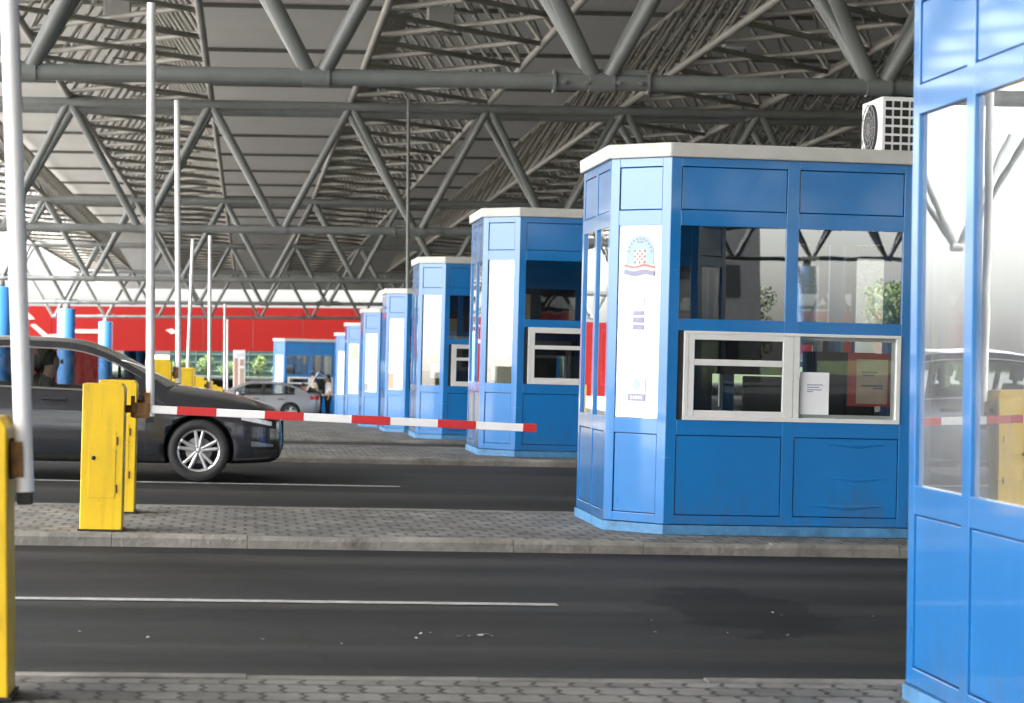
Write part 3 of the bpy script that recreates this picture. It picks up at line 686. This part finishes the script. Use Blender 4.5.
# ------------------------------------------------------------------ red canopy building behind
ry0=186
rb=empty('red_building',(0,ry0,0)); tag(rb,'long building with a bright red fascia behind the canopy','building')
zA,zB=1.553-.30,1.553+3.25
mb=MB(); x=-11.6
while x<70: mb.box((x,0,zA),(x+3.97,.4,zB)); x+=4.0
mb.build('fascia',M['red'],rb,fix=False)
mb=MB(); x=-11.62
while x>-38: mb.box((x-3.97,.0,-2.4),(x,.4,zB+.0)); x-=4.0
mb.build('wall',M['red'],rb,fix=False)
MB().box((-40,.41,zB-.35),(70,58,zB-.05)).build('roof',M['cap'],rb)
MB().box((-11.6,.41,zA),(70,58,zA+.2)).build('soffit',M['greywall'],rb)
gm=MB()
def mark(pts): gm.prism(pts,-.03,Matrix.Translation((0,-.012,0)))
mark([(-18.3,4.6),(-17.8,4.6),(-16.9,3.75),(-17.5,3.7)]); gm.build('white_mark',M['fadedmark'],rb,fix=False); gm=MB()
mark([(-17.3,3.3),(-16.9,3.35),(-15.9,2.5),(-14.9,2.6),(-14.9,2.25),(-16.1,2.2)]); gm.build('white_mark',M['fadedmark'],rb,fix=False); gm=MB()
mark([(-13.9,2.95),(-11.8,2.95),(-11.8,2.65),(-13.9,2.65)]); gm.build('white_mark',M['fadedmark'],rb,fix=False); gm=MB()
mark([(-6.6,2.95),(-6.1,3.05),(-5.8,2.9),(-5.3,2.95),(-5.6,2.65),(-5.9,2.7),(-6.1,2.6)])
gm.build('white_mark',M['fadedmark'],rb,fix=False)
for y,l in ((203,'blue column under the red fascia, left of the tallest raised arm'),(222,'blue column under the red fascia, right behind the tallest raised arm'),(241,'blue column under the red fascia beside the second tallest raised arm')): column(X0,y,zA+.25,l,.55)
# glazed hall further back under the red fascia
hb=empty('glazed_hall',(0,266,0)); tag(hb,'dark teal glazed hall far back under the red fascia','building')
MB().box((-9,0,-2.2),(45,.3,6)).build('wall',M['teal'],hb)
mb=MB()
for i in range(19): mb.box((-9+i*3,-.08,-2.1),(-8.88+i*3,-.003,1.2))
for z in (-1.2,-.2,.7): mb.box((-9,-.14,z),(45,-.083,z+.14))
mb.build('window_frames',M['teal2'],hb,fix=False)
# planting in front of it
def leaf_blob(mb,cx,cy,cz,rx,ry,rz,n,s,mi):
    for _ in range(n):
        t=R.uniform(0,2*PI); u=R.uniform(-1,1); rr=R.uniform(.35,1.05)**.6; q=math.sqrt(1-u*u)
        p=Vector((cx+rx*rr*q*math.cos(t),cy+ry*rr*q*math.sin(t),cz+rz*rr*u)); a=Vector((R.gauss(0,1),R.gauss(0,1),R.gauss(0,1))).normalized(); b=a.orthogonal().normalized()
        ss=s*R.uniform(.6,1.4)
        mb.add([p-a*ss,p+b*ss*.6,p+a*ss,p-b*ss*.6],[(0,1,2,3)],mi)
SHR=[(-7.2,250,1.6,1.5),(-4.6,253,1.3,1.9),(-2.0,251,1.8,1.3),(1.2,254,1.2,2.0),(3.8,252,1.6,1.4)]
LBL=['leafy green shrub under the red fascia beside the blue columns','upright green shrub left of the far middle raised arms','wide low green shrub behind the far raised arms','taller bright shrub above the silver car bonnet','rounded green shrub behind the white information board']
for (x,y,w,h),lb in zip(SHR,LBL):
    z=Z(x,y); a=empty('shrub',(x,y,z)); tag(a,lb,'shrub','shrubs in front of the glazed hall')
    mb=MB(); leaf_blob(mb,0,0,.3+h*.5,w*.8,w*.7,h*.5,700,.10,0); leaf_blob(mb,.2,0,.3+h*.75,w*.5,w*.5,h*.35,300,.10,1)
    mb.build('crown',[M['leaf'],M['leaf2']],a,fix=False); MB().tube((0,0,0),(0,0,.5+h*.4),.06,6).build('stem',M['bark'],a)
# white information board by the far booth
a=empty('information_board'); x,y=-.35,93.0; a.location=(x,y,Z(x,y)); tag(a,'white upright information board with reddish print, left of the far forward-facing booth','board')
MB().box((-.24,-.03,.95),(.24,.03,2.72)).build('panel',M['poster'],a,bevel=.01)
mb=MB()
for (x0,x1,z0,z1,mi) in ((-.2,-.05,1.1,2.4,0),(.02,.2,1.2,2.0,1),(-.19,.19,2.45,2.6,2),(.03,.19,2.08,2.35,0)): mb.box((x0,-.036,z0),(x1,-.032,z1),mi)
mb.build('print',[M['skin'],M['beige'],M['palegrey']],a)
for s in (-.2,.2): MB().tube((s,0,0),(s,0,.96),.03,8).build('post',M['greywall'],a)

# ------------------------------------------------------------------ behind the camera (mirrored in the booth windows)
ob=empty('reflection_block',(14,-92,Z(14,-92))); tag(ob,'dark flat-roofed block added behind the viewer to darken the booth window reflections','building')  # unseen dark mass, added for the dark reflection in the left pane
MB().box((-9,-8,0),(15,0,9)).build('wall',M['greyint'],ob)
mb=MB()
for i in range(7):
    for j in range(2): mb.box((-8+i*3.3,.003,1.2+j*3.6),(-6+i*3.3,.05,3+j*3.6))
mb.build('window',M['dark'],ob,fix=False)
for i in range(9):
    x=-42+i*11+R.uniform(-2,2); y=-118+R.uniform(-6,6); h=R.uniform(5.5,8)
    a=empty('broadleaf_tree',(x,y,0)); tag(a,'broadleaf tree in the tree line behind the viewer, seen only as a reflection','tree','trees behind the viewer')
    MB().tube((0,0,0),(0,0,h*.55),.22,8,0,.1).build('trunk',M['bark'],a)
    mb=MB()
    for _ in range(9): leaf_blob(mb,R.uniform(-2.2,2.2),R.uniform(-2,2),h*.62+R.uniform(-1.6,1.6),1.7,1.7,1.3,420,.14,R.randint(0,1))
    mb.build('crown',[M['leaf'],M['leaf2']],a,fix=False)

# ------------------------------------------------------------------ cars
def cr(pts,t):
    """catmull-rom through a list of tuples at sorted keys: pts=[(key,(vals))]"""
    n=len(pts)
    if t<=pts[0][0]: return pts[0][1]
    if t>=pts[-1][0]: return pts[-1][1]
    for i in range(n-1):
        if pts[i][0]<=t<=pts[i+1][0]: break
    k0,k1=pts[i][0],pts[i+1][0]; h=k1-k0; u=(t-k0)/h
    out=[]
    for d in range(len(pts[0][1])):
        p1,p2=pts[i][1][d],pts[i+1][1][d]
        m1=(p2-pts[i-1][1][d])/(k1-pts[i-1][0]) if i>0 else (p2-p1)/h
        m2=(pts[i+2][1][d]-p1)/(pts[i+2][0]-k0) if i<n-2 else (p2-p1)/h
        out.append((2*u**3-3*u*u+1)*p1+(u**3-2*u*u+u)*h*m1+(-2*u**3+3*u*u)*p2+(u**3-u*u)*h*m2)
    return tuple(out)
CARL=4.77
ST=[(0.00,(.60,.33,.60,.63)),(.035,(.72,.25,.67,.715)),(.11,(.815,.21,.725,.775)),(.25,(.865,.195,.77,.83)),(.45,(.895,.185,.81,.885)),(.7,(.905,.18,.85,.935)),
    (1.0,(.912,.175,.885,.975)),(1.3,(.915,.175,.91,1.005)),(1.5,(.915,.175,.925,.955)),(2.2,(.915,.175,.945,.95)),(3.0,(.915,.175,.965,.97)),(3.7,(.912,.18,.99,1.0)),
    (4.1,(.90,.20,1.005,1.06)),(4.4,(.875,.235,1.015,1.09)),(4.65,(.83,.28,1.00,1.075)),(4.74,(.76,.34,.95,.99)),(4.77,(.66,.42,.86,.88))]
def section(s,v):
    w,zb_,zs,zt=cr(ST,s); H=zs-zb_
    pts=[(0,(0,zb_)),(.12,(w*.75,zb_)),(.18,(w*.93,zb_+.03*min(1,H/.6))),(.25,(w*.985,zb_+.17*H)),(.38,(w*1.0,zb_+.42*H)),(.48,(w*.993,zb_+.62*H)),(.52,(w*.99,zb_+.70*H)),
         (.60,(w*.972,zb_+.86*H)),(.66,(w*.945,zb_+.97*H)),(.70,(w*.90,zs+.15*(zt-zs)+.004)),(.80,(w*.68,zs+.72*(zt-zs))),(.90,(w*.35,zt-.01*(zt-zs))),(1.0,(0,zt))]
    return cr(pts,v)
def body_pt(s,v,side,off=0.0):
    y,z=section(s,v)
    if off:
        y2,z2=section(s,min(1,v+.01)); y1,z1=section(s,max(0,v-.01)); ty,tz=y2-y1,z2-z1; L=math.hypot(ty,tz) or 1
        y+=off*tz/L; z-=off*ty/L
        ya=section(max(0,s-.02),v)[0]; yb_=section(min(CARL,s+.02),v)[0]
    return Vector((CARL/2-s, side*y, z))
RAIL=[(1.22,(.98,.80)),(1.6,(1.195,.735)),(1.95,(1.355,.675)),(2.25,(1.42,.635)),(2.6,(1.432,.61)),(2.9,(1.435,.605)),(3.25,(1.405,.605)),(3.6,(1.335,.62)),(3.95,(1.225,.655)),(4.28,(1.08,.72))]
def rail(s,side): z,y=cr(RAIL,s); return Vector((CARL/2-s,side*y,z))
def belt(s,side):
    y,z=section(s,.655); return Vector((CARL/2-s,side*y,z))
def linsp(a,b,n): return [a+(b-a)*i/(n-1) for i in range(n)]
def vfind(s,z):
    lo,hi=.15,.66
    for _ in range(24):
        m=(lo+hi)/2
        if section(s,m)[1]<z: lo=m
        else: hi=m
    return lo
def make_car(name,paint,label,loc,rot,boot_open=False,driver=False):
    a=empty(name,loc,rot); tag(a,label,'car')
    mb=MB(); SS=[0,.01,.025,.04,.07,.1]+linsp(.14,4.6,58)+[4.65,4.69,4.72,4.74,4.755,4.77]
    VV=linsp(0,1,42)
    rows=[]
    for s in SS: rows.append([body_pt(s,v,1) for v in VV]+[body_pt(s,v,-1) for v in reversed(VV[1:-1])])
    n=len(rows[0]); vs=[p for r in rows for p in r]; fs=[];mi=[]
    for i in range(len(rows)-1):
        for j in range(n):
            fs.append((i*n+j,i*n+(j+1)%n,(i+1)*n+(j+1)%n,(i+1)*n+j))
            inside = 1.5<SS[i]<3.9 and (27.8<min(j,n-j))
            mi.append(1 if inside or min(j+.5,n-j-.5)<6 else 0)
    o=len(mb.v); mb.v+=vs
    for f,m_ in zip(fs,mi): mb.f.append(list(f)); mb.m.append(m_); mb.sm.append(True)
    mb.f.append(list(range(n))); mb.m.append(0); mb.sm.append(False)
    mb.f.append(list(range((len(rows)-1)*n,len(rows)*n))[::-1]); mb.m.append(0); mb.sm.append(False)
    bo=mb.build('body',[paint,M['dark']],a)
    WS=(.875,3.665); 
    cut=MB()
    for s in WS:
        for sd in (-1,1):
            pts=[(.365*math.cos(t),max(-.5,.365*math.sin(t))) for t in [2*PI*k/40 for k in range(40)]]
            vs=[(CARL/2-s+x,sd*.52,.335+z) for x,z in pts]+[(CARL/2-s+x,sd*1.1,.335+z) for x,z in pts]
            m=40; cut.add(vs,[tuple(range(m)),tuple(reversed(range(m,2*m)))]+[(k,k+m,(k+1)%m+m,(k+1)%m) for k in range(m)],0)
    co=cut.build('cut',[M['dark']])
    md=bo.modifiers.new('b','BOOLEAN'); md.operation='DIFFERENCE'; md.object=co; md.solver='EXACT'; md.material_mode='TRANSFER' if hasattr(md,'material_mode') else md.material_mode
    # evaluate at origin (the car root is not moved yet)
    a.location=(0,0,0); a.rotation_euler=(0,0,0); bpy.context.view_layer.update()
    dg=bpy.context.evaluated_depsgraph_get(); me=bpy.data.meshes.new_from_object(bo.evaluated_get(dg)); bo.modifiers.clear(); bo.data=me
    bpy.data.objects.remove(co)
    a.location=loc; a.rotation_euler=rot
    # roof and screens between the two rails
    def cross(s,n=13,lift=1.0):
        l=rail(s,1); r=rail(s,-1); out=[]
        crown=.045*min(1,max(.3,(s-1.2)/.8))
        for q in linsp(0,1,n):
            p=l.lerp(r,q); p.z+=crown*(1-(2*q-1)**2); p.x+=.10*(1-(2*q-1)**2)*max(0,(2.0-s)/.8) - .06*(1-(2*q-1)**2)*max(0,(s-3.6)/.7); out.append(p)
        return out
    rs=linsp(1.98,3.74,24)
    rf=MB().grid([cross(s) for s in rs]); rf.build('roof',paint,a)
    MB().grid([[p for p in cross(s)] for s in linsp(1.22,1.98,12)]).build('windscreen',M['glass_clear'],a,fix=False)
    MB().grid([[p for p in cross(s)] for s in linsp(3.74,4.28,10)]).build('rear_screen',M['glass_clear'],a,fix=False)
    for sd in (-1,1):
        fr=MB(); gl=MB(); tm=MB(); tb=MB()
        S=linsp(1.22,4.28,92)
        def P_(s,h,off=0): 
            p=belt(s,sd).lerp(rail(s,sd),h); 
            return p+Vector((0,sd*off,0))
        def pill(s): return s<1.56 or 2.60<s<2.70 or 3.42<s<3.47 or s>3.80
        hb,ht_=[],[]
        for s in S:
            hh=max(.02,(rail(s,sd)-belt(s,sd)).length); 
        for s0,s1 in zip(S,S[1:]):
            sm=(s0+s1)/2
            def q(mbx,ha,hb_,off=0.0):
                mbx.add([P_(s0,ha(s0),off),P_(s1,ha(s1),off),P_(s1,hb_(s1),off),P_(s0,hb_(s0),off)],[(0,1,2,3)],0,True)
            top=lambda s: max(.06,1-.065/max(.066,(rail(s,sd)-belt(s,sd)).length))
            if pill(sm) : q(fr,lambda s:0,lambda s:1)
            else:
                q(fr,lambda s:0,lambda s:.05); q(fr,top,lambda s:1); q(gl,lambda s:.05,top,-.006)
            if 1.5<sm<3.85:
                q(tm,lambda s:max(0,top(s)-.045),lambda s:top(s)-.01,.008); q(tb,lambda s:.02,lambda s:.055,.008)
        fr.build('side_frame',paint if True else M['dark'],a); gl.build('side_window',M['glass_clear'],a,fix=False); tm.build('window_trim',M['chrome'],a); tb.build('belt_trim',M['chrome'],a)
        for (p0,p1) in ((2.60,2.70),(3.42,3.47)): mbp=MB().add([P_(p0,.04,.006),P_(p1,.04,.006),P_(p1,.90,.006),P_(p0,.90,.006)],[(0,1,2,3)]); mbp.build('pillar_trim',M['black'],a)
        # headlight, tail light, fog lamp, seams, handle, sill as patches on the body
        def patch(nm,mt,s0,s1,z0f,z1f,off=.006,n=12,par=a):
            rows=[]
            for s in linsp(s0,s1,n):
                z0,z1=z0f(s),z1f(s); 
                rows.append([body_pt(s,vfind(s,z),sd,off) for z in linsp(z0,z1,7)])
            return MB().grid(rows).build(nm,mt,par)
        hl=patch('headlight',M['black'],.07,.56,lambda s:.555+.11*(s-.07)/.49,lambda s:.645+.105*min(1,(s-.07)/.49)-.03*max(0,(s-.4)/.16))
        patch('lens',M['lamp'],.12,.44,lambda s:.585+.09*(s-.07)/.49,lambda s:.63+.085*(s-.07)/.49,.010,10,hl)
        patch('fog_lamp',M['chrome'],.10,.33,lambda s:.375,lambda s:.40+.03*(s-.1)/.2)
        patch('bumper_intake',M['black'],.05,.30,lambda s:.27,lambda s:.345)
        patch('bumper_seam',M['black'],.10,.50,lambda s:.575+.06*(s-.1),lambda s:.582+.06*(s-.1),.004)
        patch('tail_light',M['tail'],4.38,4.72,lambda s:.80,lambda s:.95)
        for s in (1.42,2.66,3.50): patch('door_seam',M['black'],s,s+.010,lambda q:.24,lambda q:.93,.003,2)
        patch('sill_trim',M['black'],1.26,3.28,lambda q:.185,lambda q:.26,.004)
        patch('crease_line',paint,1.25,4.3,lambda q:.715+.012*(q-1.2),lambda q:.738+.012*(q-1.2),.010,24)
        for s in (2.38,3.30):
            patch('handle_recess',M['black'],s-.12,s+.12,lambda q:.79,lambda q:.845,.004)
            hd=MB(); p0=body_pt(s-.12,vfind(s,.825),sd,.035); p1=body_pt(s+.12,vfind(s,.825),sd,.035)
            hd.tube(p0,p1,.014,8); hd.tube(p0,p0+Vector((0,-sd*.04,0)),.012,6); hd.tube(p1,p1+Vector((0,-sd*.04,0)),.012,6); hd.build('door_handle',paint,a)
        mr=MB(); pm=belt(1.72,sd)+Vector((0,sd*.10,.07)); 
        mr.lathe([(.001,-.10),(.06,-.09),(.085,-.03),(.085,.05),(.06,.075),(.001,.08)],14,'x',pm); mr.tube(pm,belt(1.72,sd),.025,8)
        mr.build('side_mirror',paint,a)
        for s in WS:
            wc=Vector((CARL/2-s, sd*.80, .325)); wh=MB(); 
            wh.lathe([(.001,0),(.14,0),(.14,sd*.02),(.001,sd*.02)],24,'y',wc+Vector((0,sd*.02,0)))
            w=wh.build('wheel',M['greywall'],a)
            MB().lathe([(.225,-.10),(.30,-.105),(.322,-.07),(.326,0),(.322,.07),(.30,.105),(.228,.10),(.222,.085),(.222,-.085)],48,'y',wc,0,True,True).build('tyre',M['tyre'],w)
            rm=MB(); rm.lathe([(.222,sd*.10),(.205,sd*.095),(.198,sd*.05),(.198,-sd*.08),(.222,-sd*.08)],48,'y',wc)
            rm.lathe([(.001,sd*.085),(.04,sd*.085),(.05,sd*.06),(.05,0)],20,'y',wc)
            for k in range(5):
                for dd in (-.20,.20):
                    t=k*2*PI/5+.3; p=wc+Vector((.035*math.cos(t+dd*1.2),sd*.07,.035*math.sin(t+dd*1.2))); q_=wc+Vector((.205*math.cos(t+dd*1.0),sd*.088,.205*math.sin(t+dd*1.0)))
                    rm.tube(p,q_,.024,6,0,.019)
            rm.build('rim',M['rim'],w)
            MB().lathe([(.001,-sd*.06),(.196,-sd*.06)],32,'y',wc).build('hub_well',M['dark'],w)
    # front
    mb=MB(); mb.box((CARL/2-.05,-.60,.34),(CARL/2+.006,.60,.645)); 
    for z in (.50,.53,.56,.585): mb.box((CARL/2-.04,-.50,z),(CARL/2+.012,.50,z+.008),1)
    mb.build('grille',[M['black'],M['chrome']],a)
    MB().box((CARL/2-.02,-.26,.38),(CARL/2+.02,.26,.49)).build('number_plate',M['white'],a)
    MB().box((-CARL/2-.012,-.26,.62),(-CARL/2+.03,.26,.73)).build('number_plate',M['white'],a)
    # seats seen through the windows
    for (sx,sy) in ((2.55,.37),(2.55,-.37),(3.42,.37),(3.42,-.37)):
        st=MB(); x=CARL/2-sx
        T=Matrix.Translation((x,sy,.62))@Matrix.Rotation(-.22,4,'Y')
        st.box((-.07,-.24,-.1),(.07,.24,.46),0,T); st.box((-.05,-.13,.50),(.05,.13,.68),0,T); st.box((-.02,-.06,.45),(.02,.06,.52),0,T)
        st.build('seat',M['dark'],a,bevel=.04)
    MB().lathe([(.17,-.012),(.19,0),(.17,.012),(.155,0)],24,'x',(CARL/2-1.78,.37,1.0),0,True,True).build('steering_wheel',M['black'],a)
    MB().box((CARL/2-1.62,-.72,.80),(CARL/2-1.32,.72,.99)).build('dashboard',M['dark'],a,bevel=.03)
    if boot_open:
        T=Matrix.Translation((CARL/2-4.22,0,1.09))@Matrix.Rotation(1.0,4,'Y')
        ld=MB(); ld.box((-.86,-.62,0),(0,.62,.03),0,T); ld.box((-.90,-.60,-.34),(-.86,.60,.03),0,T); o=ld.build('boot_lid',paint,a,bevel=.02)
        MB().box((CARL/2-4.72,-.6,1.095),(CARL/2-4.3,.6,1.10)).build('boot_well',M['dark'],a)
    return a
carx,cary=.36-CARL/2, 25.05
car=make_car('parked_car',M['carpaint'],'dark grey saloon car at the left, stopped in the second lane with a driver inside',(carx,cary,Z(carx,cary)+.002),(0,math.atan(TILT),0))
sx,sy=.30,86.6
car2=make_car('parked_car',M['silver'],'silver saloon car far back with its boot lid open beside the people',(sx,sy,Z(sx,sy)+.002),(0,-math.atan(TILT),PI),boot_open=True)

# ------------------------------------------------------------------ people
def person(label, loc, rotz, J, top, trousers, hairc=M['hair'], arms_bare=True, seated=False, tilt=True):
    """one continuous skinned body; J overrides joints (x right, y forward, z up)"""
    D={'pel':(0,0,.93),'sp':(0,.0,1.10),'ch':(0,-.01,1.30),'nk':(0,0,1.47),'hd0':(0,.015,1.54),'hd1':(0,.03,1.63),'hd2':(0,.02,1.72),
       'shL':(-.19,-.01,1.40),'elL':(-.24,-.02,1.12),'wrL':(-.23,.08,.88),'haL':(-.22,.11,.80),
       'shR':(.19,-.01,1.40),'elR':(.24,-.02,1.12),'wrR':(.23,.08,.88),'haR':(.22,.11,.80),
       'hpL':(-.10,0,.88),'knL':(-.11,.02,.50),'anL':(-.11,-.03,.08),'toL':(-.12,.14,.03),
       'hpR':(.10,0,.88),'knR':(.11,.02,.50),'anR':(.11,-.03,.08),'toR':(.12,.14,.03)}
    D.update(J)
    Rr={'pel':.145,'sp':.135,'ch':.155,'nk':.055,'hd0':.07,'hd1':.098,'hd2':.075,'shL':.07,'elL':.046,'wrL':.032,'haL':.034,'shR':.07,'elR':.046,'wrR':.032,'haR':.034,
        'hpL':.095,'knL':.06,'anL':.042,'toL':.035,'hpR':.095,'knR':.06,'anR':.042,'toR':.035}
    E=[('pel','sp'),('sp','ch'),('ch','nk'),('nk','hd0'),('hd0','hd1'),('hd1','hd2')]
    for s in 'LR': E+=[('ch','sh'+s),('sh'+s,'el'+s),('el'+s,'wr'+s),('wr'+s,'ha'+s),('pel','hp'+s),('hp'+s,'kn'+s),('kn'+s,'an'+s),('an'+s,'to'+s)]
    names=list(D); me=bpy.data.meshes.new('person_body'); me.from_pydata([D[k] for k in names],[(names.index(p),names.index(q)) for p,q in E],[])
    o=bpy.data.objects.new('tmp',me); COL.objects.link(o)
    sk=o.modifiers.new('s','SKIN'); sk.use_smooth_shade=True
    for k,v in zip(names,me.skin_vertices[0].data): v.radius=(Rr[k],Rr[k]*(.78 if k in('pel','sp','ch') else 1)); v.use_root=(k=='pel')
    ss=o.modifiers.new('u','SUBSURF'); ss.levels=2; ss.render_levels=2
    bpy.context.view_layer.update(); dg=bpy.context.evaluated_depsgraph_get(); me2=bpy.data.meshes.new_from_object(o.evaluated_get(dg)); bpy.data.objects.remove(o)
    for m in (top,trousers,M['skin'],M['black']): me2.materials.append(m)
    V={k:Vector(D[k]) for k in names}
    def dist(p,a_,b_):
        d=b_-a_; t=max(0,min(1,(p-a_).dot(d)/d.length_squared)); return (p-(a_+d*t)).length
    def cls(e):
        p,q=e
        if p in('hd0','hd1','nk'): return 2
        if p[:2]=='wr': return 2
        if p[:2]=='el': return 2 if arms_bare else 0
        if p[:2]=='an': return 3
        if p[:2] in('hp','kn') or q[:2]=='hp': return 1
        return 0
    for pl in me2.polygons:
        cpt=pl.center; best=min(E,key=lambda e:dist(cpt,V[e[0]],V[e[1]])); pl.material_index=cls(best); pl.use_smooth=True
    b=bpy.data.objects.new('person',me2); COL.objects.link(b); b.location=loc; b.rotation_euler=(0,0,rotz); tag(b,label,'person')
    up=(V['hd2']-V['hd1']).normalized(); fw=Vector((0,1,0)); fw=(fw-up*fw.dot(up)).normalized(); rt=fw.cross(up)
    hc=V['hd1']+up*.02
    hm=MB(); rows=[]
    for i in range(9):
        ph=PI*.62*i/8; rows.append([hc+up*(.125*math.cos(ph))+rt*(.094*math.sin(ph)*math.cos(t))+fw*(.108*math.sin(ph)*math.sin(t)*(1 if math.sin(t)<0 else max(.55,1-.55*ph/2))-.012) for t in [2*PI*k/16 for k in range(17)]])
    hm.grid(rows).build('hair',hairc,b)
    nm=MB(); nb=hc+fw*.098-up*.03; nm.lathe([(.001,.03),(.014,.02),(.018,-.012),(.001,-.022)],8,'z',nb); nm.build('nose',M['skin'],b)
    return b
def at(x,y): return (x,y,Z(x,y))
# behind the open boot of the silver car (car faces right-to-left, boot on the right)
person('person bending into the open boot of the silver car, patterned khaki top', at(2.72,86.7), PI/2,
   {'sp':(0,.12,1.05),'ch':(0,.34,1.16),'nk':(0,.49,1.23),'hd0':(0,.55,1.25),'hd1':(0,.63,1.29),'hd2':(0,.70,1.34),'shL':(-.19,.38,1.20),'shR':(.19,.38,1.20),'elL':(-.25,.45,.98),'elR':(.25,.45,.98),'wrL':(-.18,.66,.92),'wrR':(.18,.66,.92),'haL':(-.16,.74,.90),'haR':(.16,.74,.90)}, M['khaki'], M['navy'])
person('person in mottled top and blue trousers standing behind the open boot', at(2.52,88.1), PI/2+.5,
   {'elR':(.27,.05,1.14),'wrR':(.20,.26,1.10),'haR':(.17,.34,1.10)}, M['khaki'], M['denim'])
person('person in a white shirt and black trousers standing at the far right of the group', at(3.0,86.4), PI*.6,
   {}, M['shirtw'], M['navy'])
# driver
dz=Z(carx,cary); 
def cl(s,y,z): return (CARL/2-s,y,z)
drv=person('driver of the dark grey car, head seen through the side window', (carx+CARL/2-2.42,cary+.37-.74,dz-.28+.0), -PI/2,
   {'pel':(0,0,.80),'sp':(0,-.04,.97),'ch':(0,-.07,1.17),'nk':(0,-.05,1.34),'hd0':(0,-.02,1.40),'hd1':(0,.0,1.49),'hd2':(0,-.01,1.575),
    'shL':(-.19,-.06,1.27),'shR':(.19,-.06,1.27),'elL':(-.26,.14,1.06),'elR':(.26,.14,1.06),'wrL':(-.17,.38,1.16),'wrR':(.17,.38,1.16),'haL':(-.14,.46,1.20),'haR':(.14,.46,1.20),
    'hpL':(-.10,.05,.78),'hpR':(.10,.05,.78),'knL':(-.13,.46,.86),'knR':(.13,.46,.86),'anL':(-.13,.80,.58),'anR':(.13,.80,.58),'toL':(-.13,.95,.60),'toR':(.13,.95,.60)}, M['navy'], M['navy'])

# ------------------------------------------------------------------ camera, sky, sun
cam=bpy.data.cameras.new('camera'); co=bpy.data.objects.new('camera',cam); COL.objects.link(co); sc.camera=co
cam.sensor_width=36; cam.lens=36*2290/1024; cam.clip_start=.1; cam.clip_end=3000
yaw,pit,rol=math.radians(6.575),.0011,.005
fw=Vector((math.sin(yaw)*math.cos(pit),math.cos(yaw)*math.cos(pit),-math.sin(pit))); rt=fw.cross(Vector((0,0,1))).normalized(); up=rt.cross(fw)
r2=rt*math.cos(rol)+up*math.sin(rol); u2=r2.cross(fw)
co.matrix_world=Matrix(((r2.x,u2.x,-fw.x,0),(r2.y,u2.y,-fw.y,0),(r2.z,u2.z,-fw.z,1.553),(0,0,0,1)))
cam.dof.use_dof=True; cam.dof.focus_distance=18.6; cam.dof.aperture_fstop=4.5

w=bpy.data.worlds.new('World'); sc.world=w; w.use_nodes=True; n=w.node_tree.nodes; l=w.node_tree.links
sky=n.new('ShaderNodeTexSky'); sky.sky_type='NISHITA'; sky.sun_disc=False
EL,AZ=math.radians(50),math.radians(-112)      # azimuth from +y towards +x
sky.sun_elevation=EL; sky.sun_rotation=AZ; sky.dust_density=4.0; sky.air_density=1.0; sky.ozone_density=1.0
hs=n.new('ShaderNodeHueSaturation'); hs.inputs['Saturation'].default_value=0.35; hs.inputs['Value'].default_value=1.0
l.new(sky.outputs[0],hs.inputs['Color']); l.new(hs.outputs[0],n['Background'].inputs[0]); n['Background'].inputs[1].default_value=0.15
sd=bpy.data.lights.new('sun','SUN'); sd.energy=2.4; sd.angle=math.radians(2); sd.color=(1,.96,.9)
so=bpy.data.objects.new('sun',sd); COL.objects.link(so)
dirv=Vector((math.sin(AZ)*math.cos(EL),math.cos(AZ)*math.cos(EL),math.sin(EL))); so.rotation_euler=dirv.to_track_quat('Z','Y').to_euler(); so.location=dirv*60
vs=sc.view_settings; vs.view_transform='Standard'; vs.look='None'; vs.gamma=1; vs.exposure=3.0
sc.cycles.max_bounces=10; sc.cycles.transparent_max_bounces=24; sc.cycles.diffuse_bounces=5; sc.cycles.glossy_bounces=5
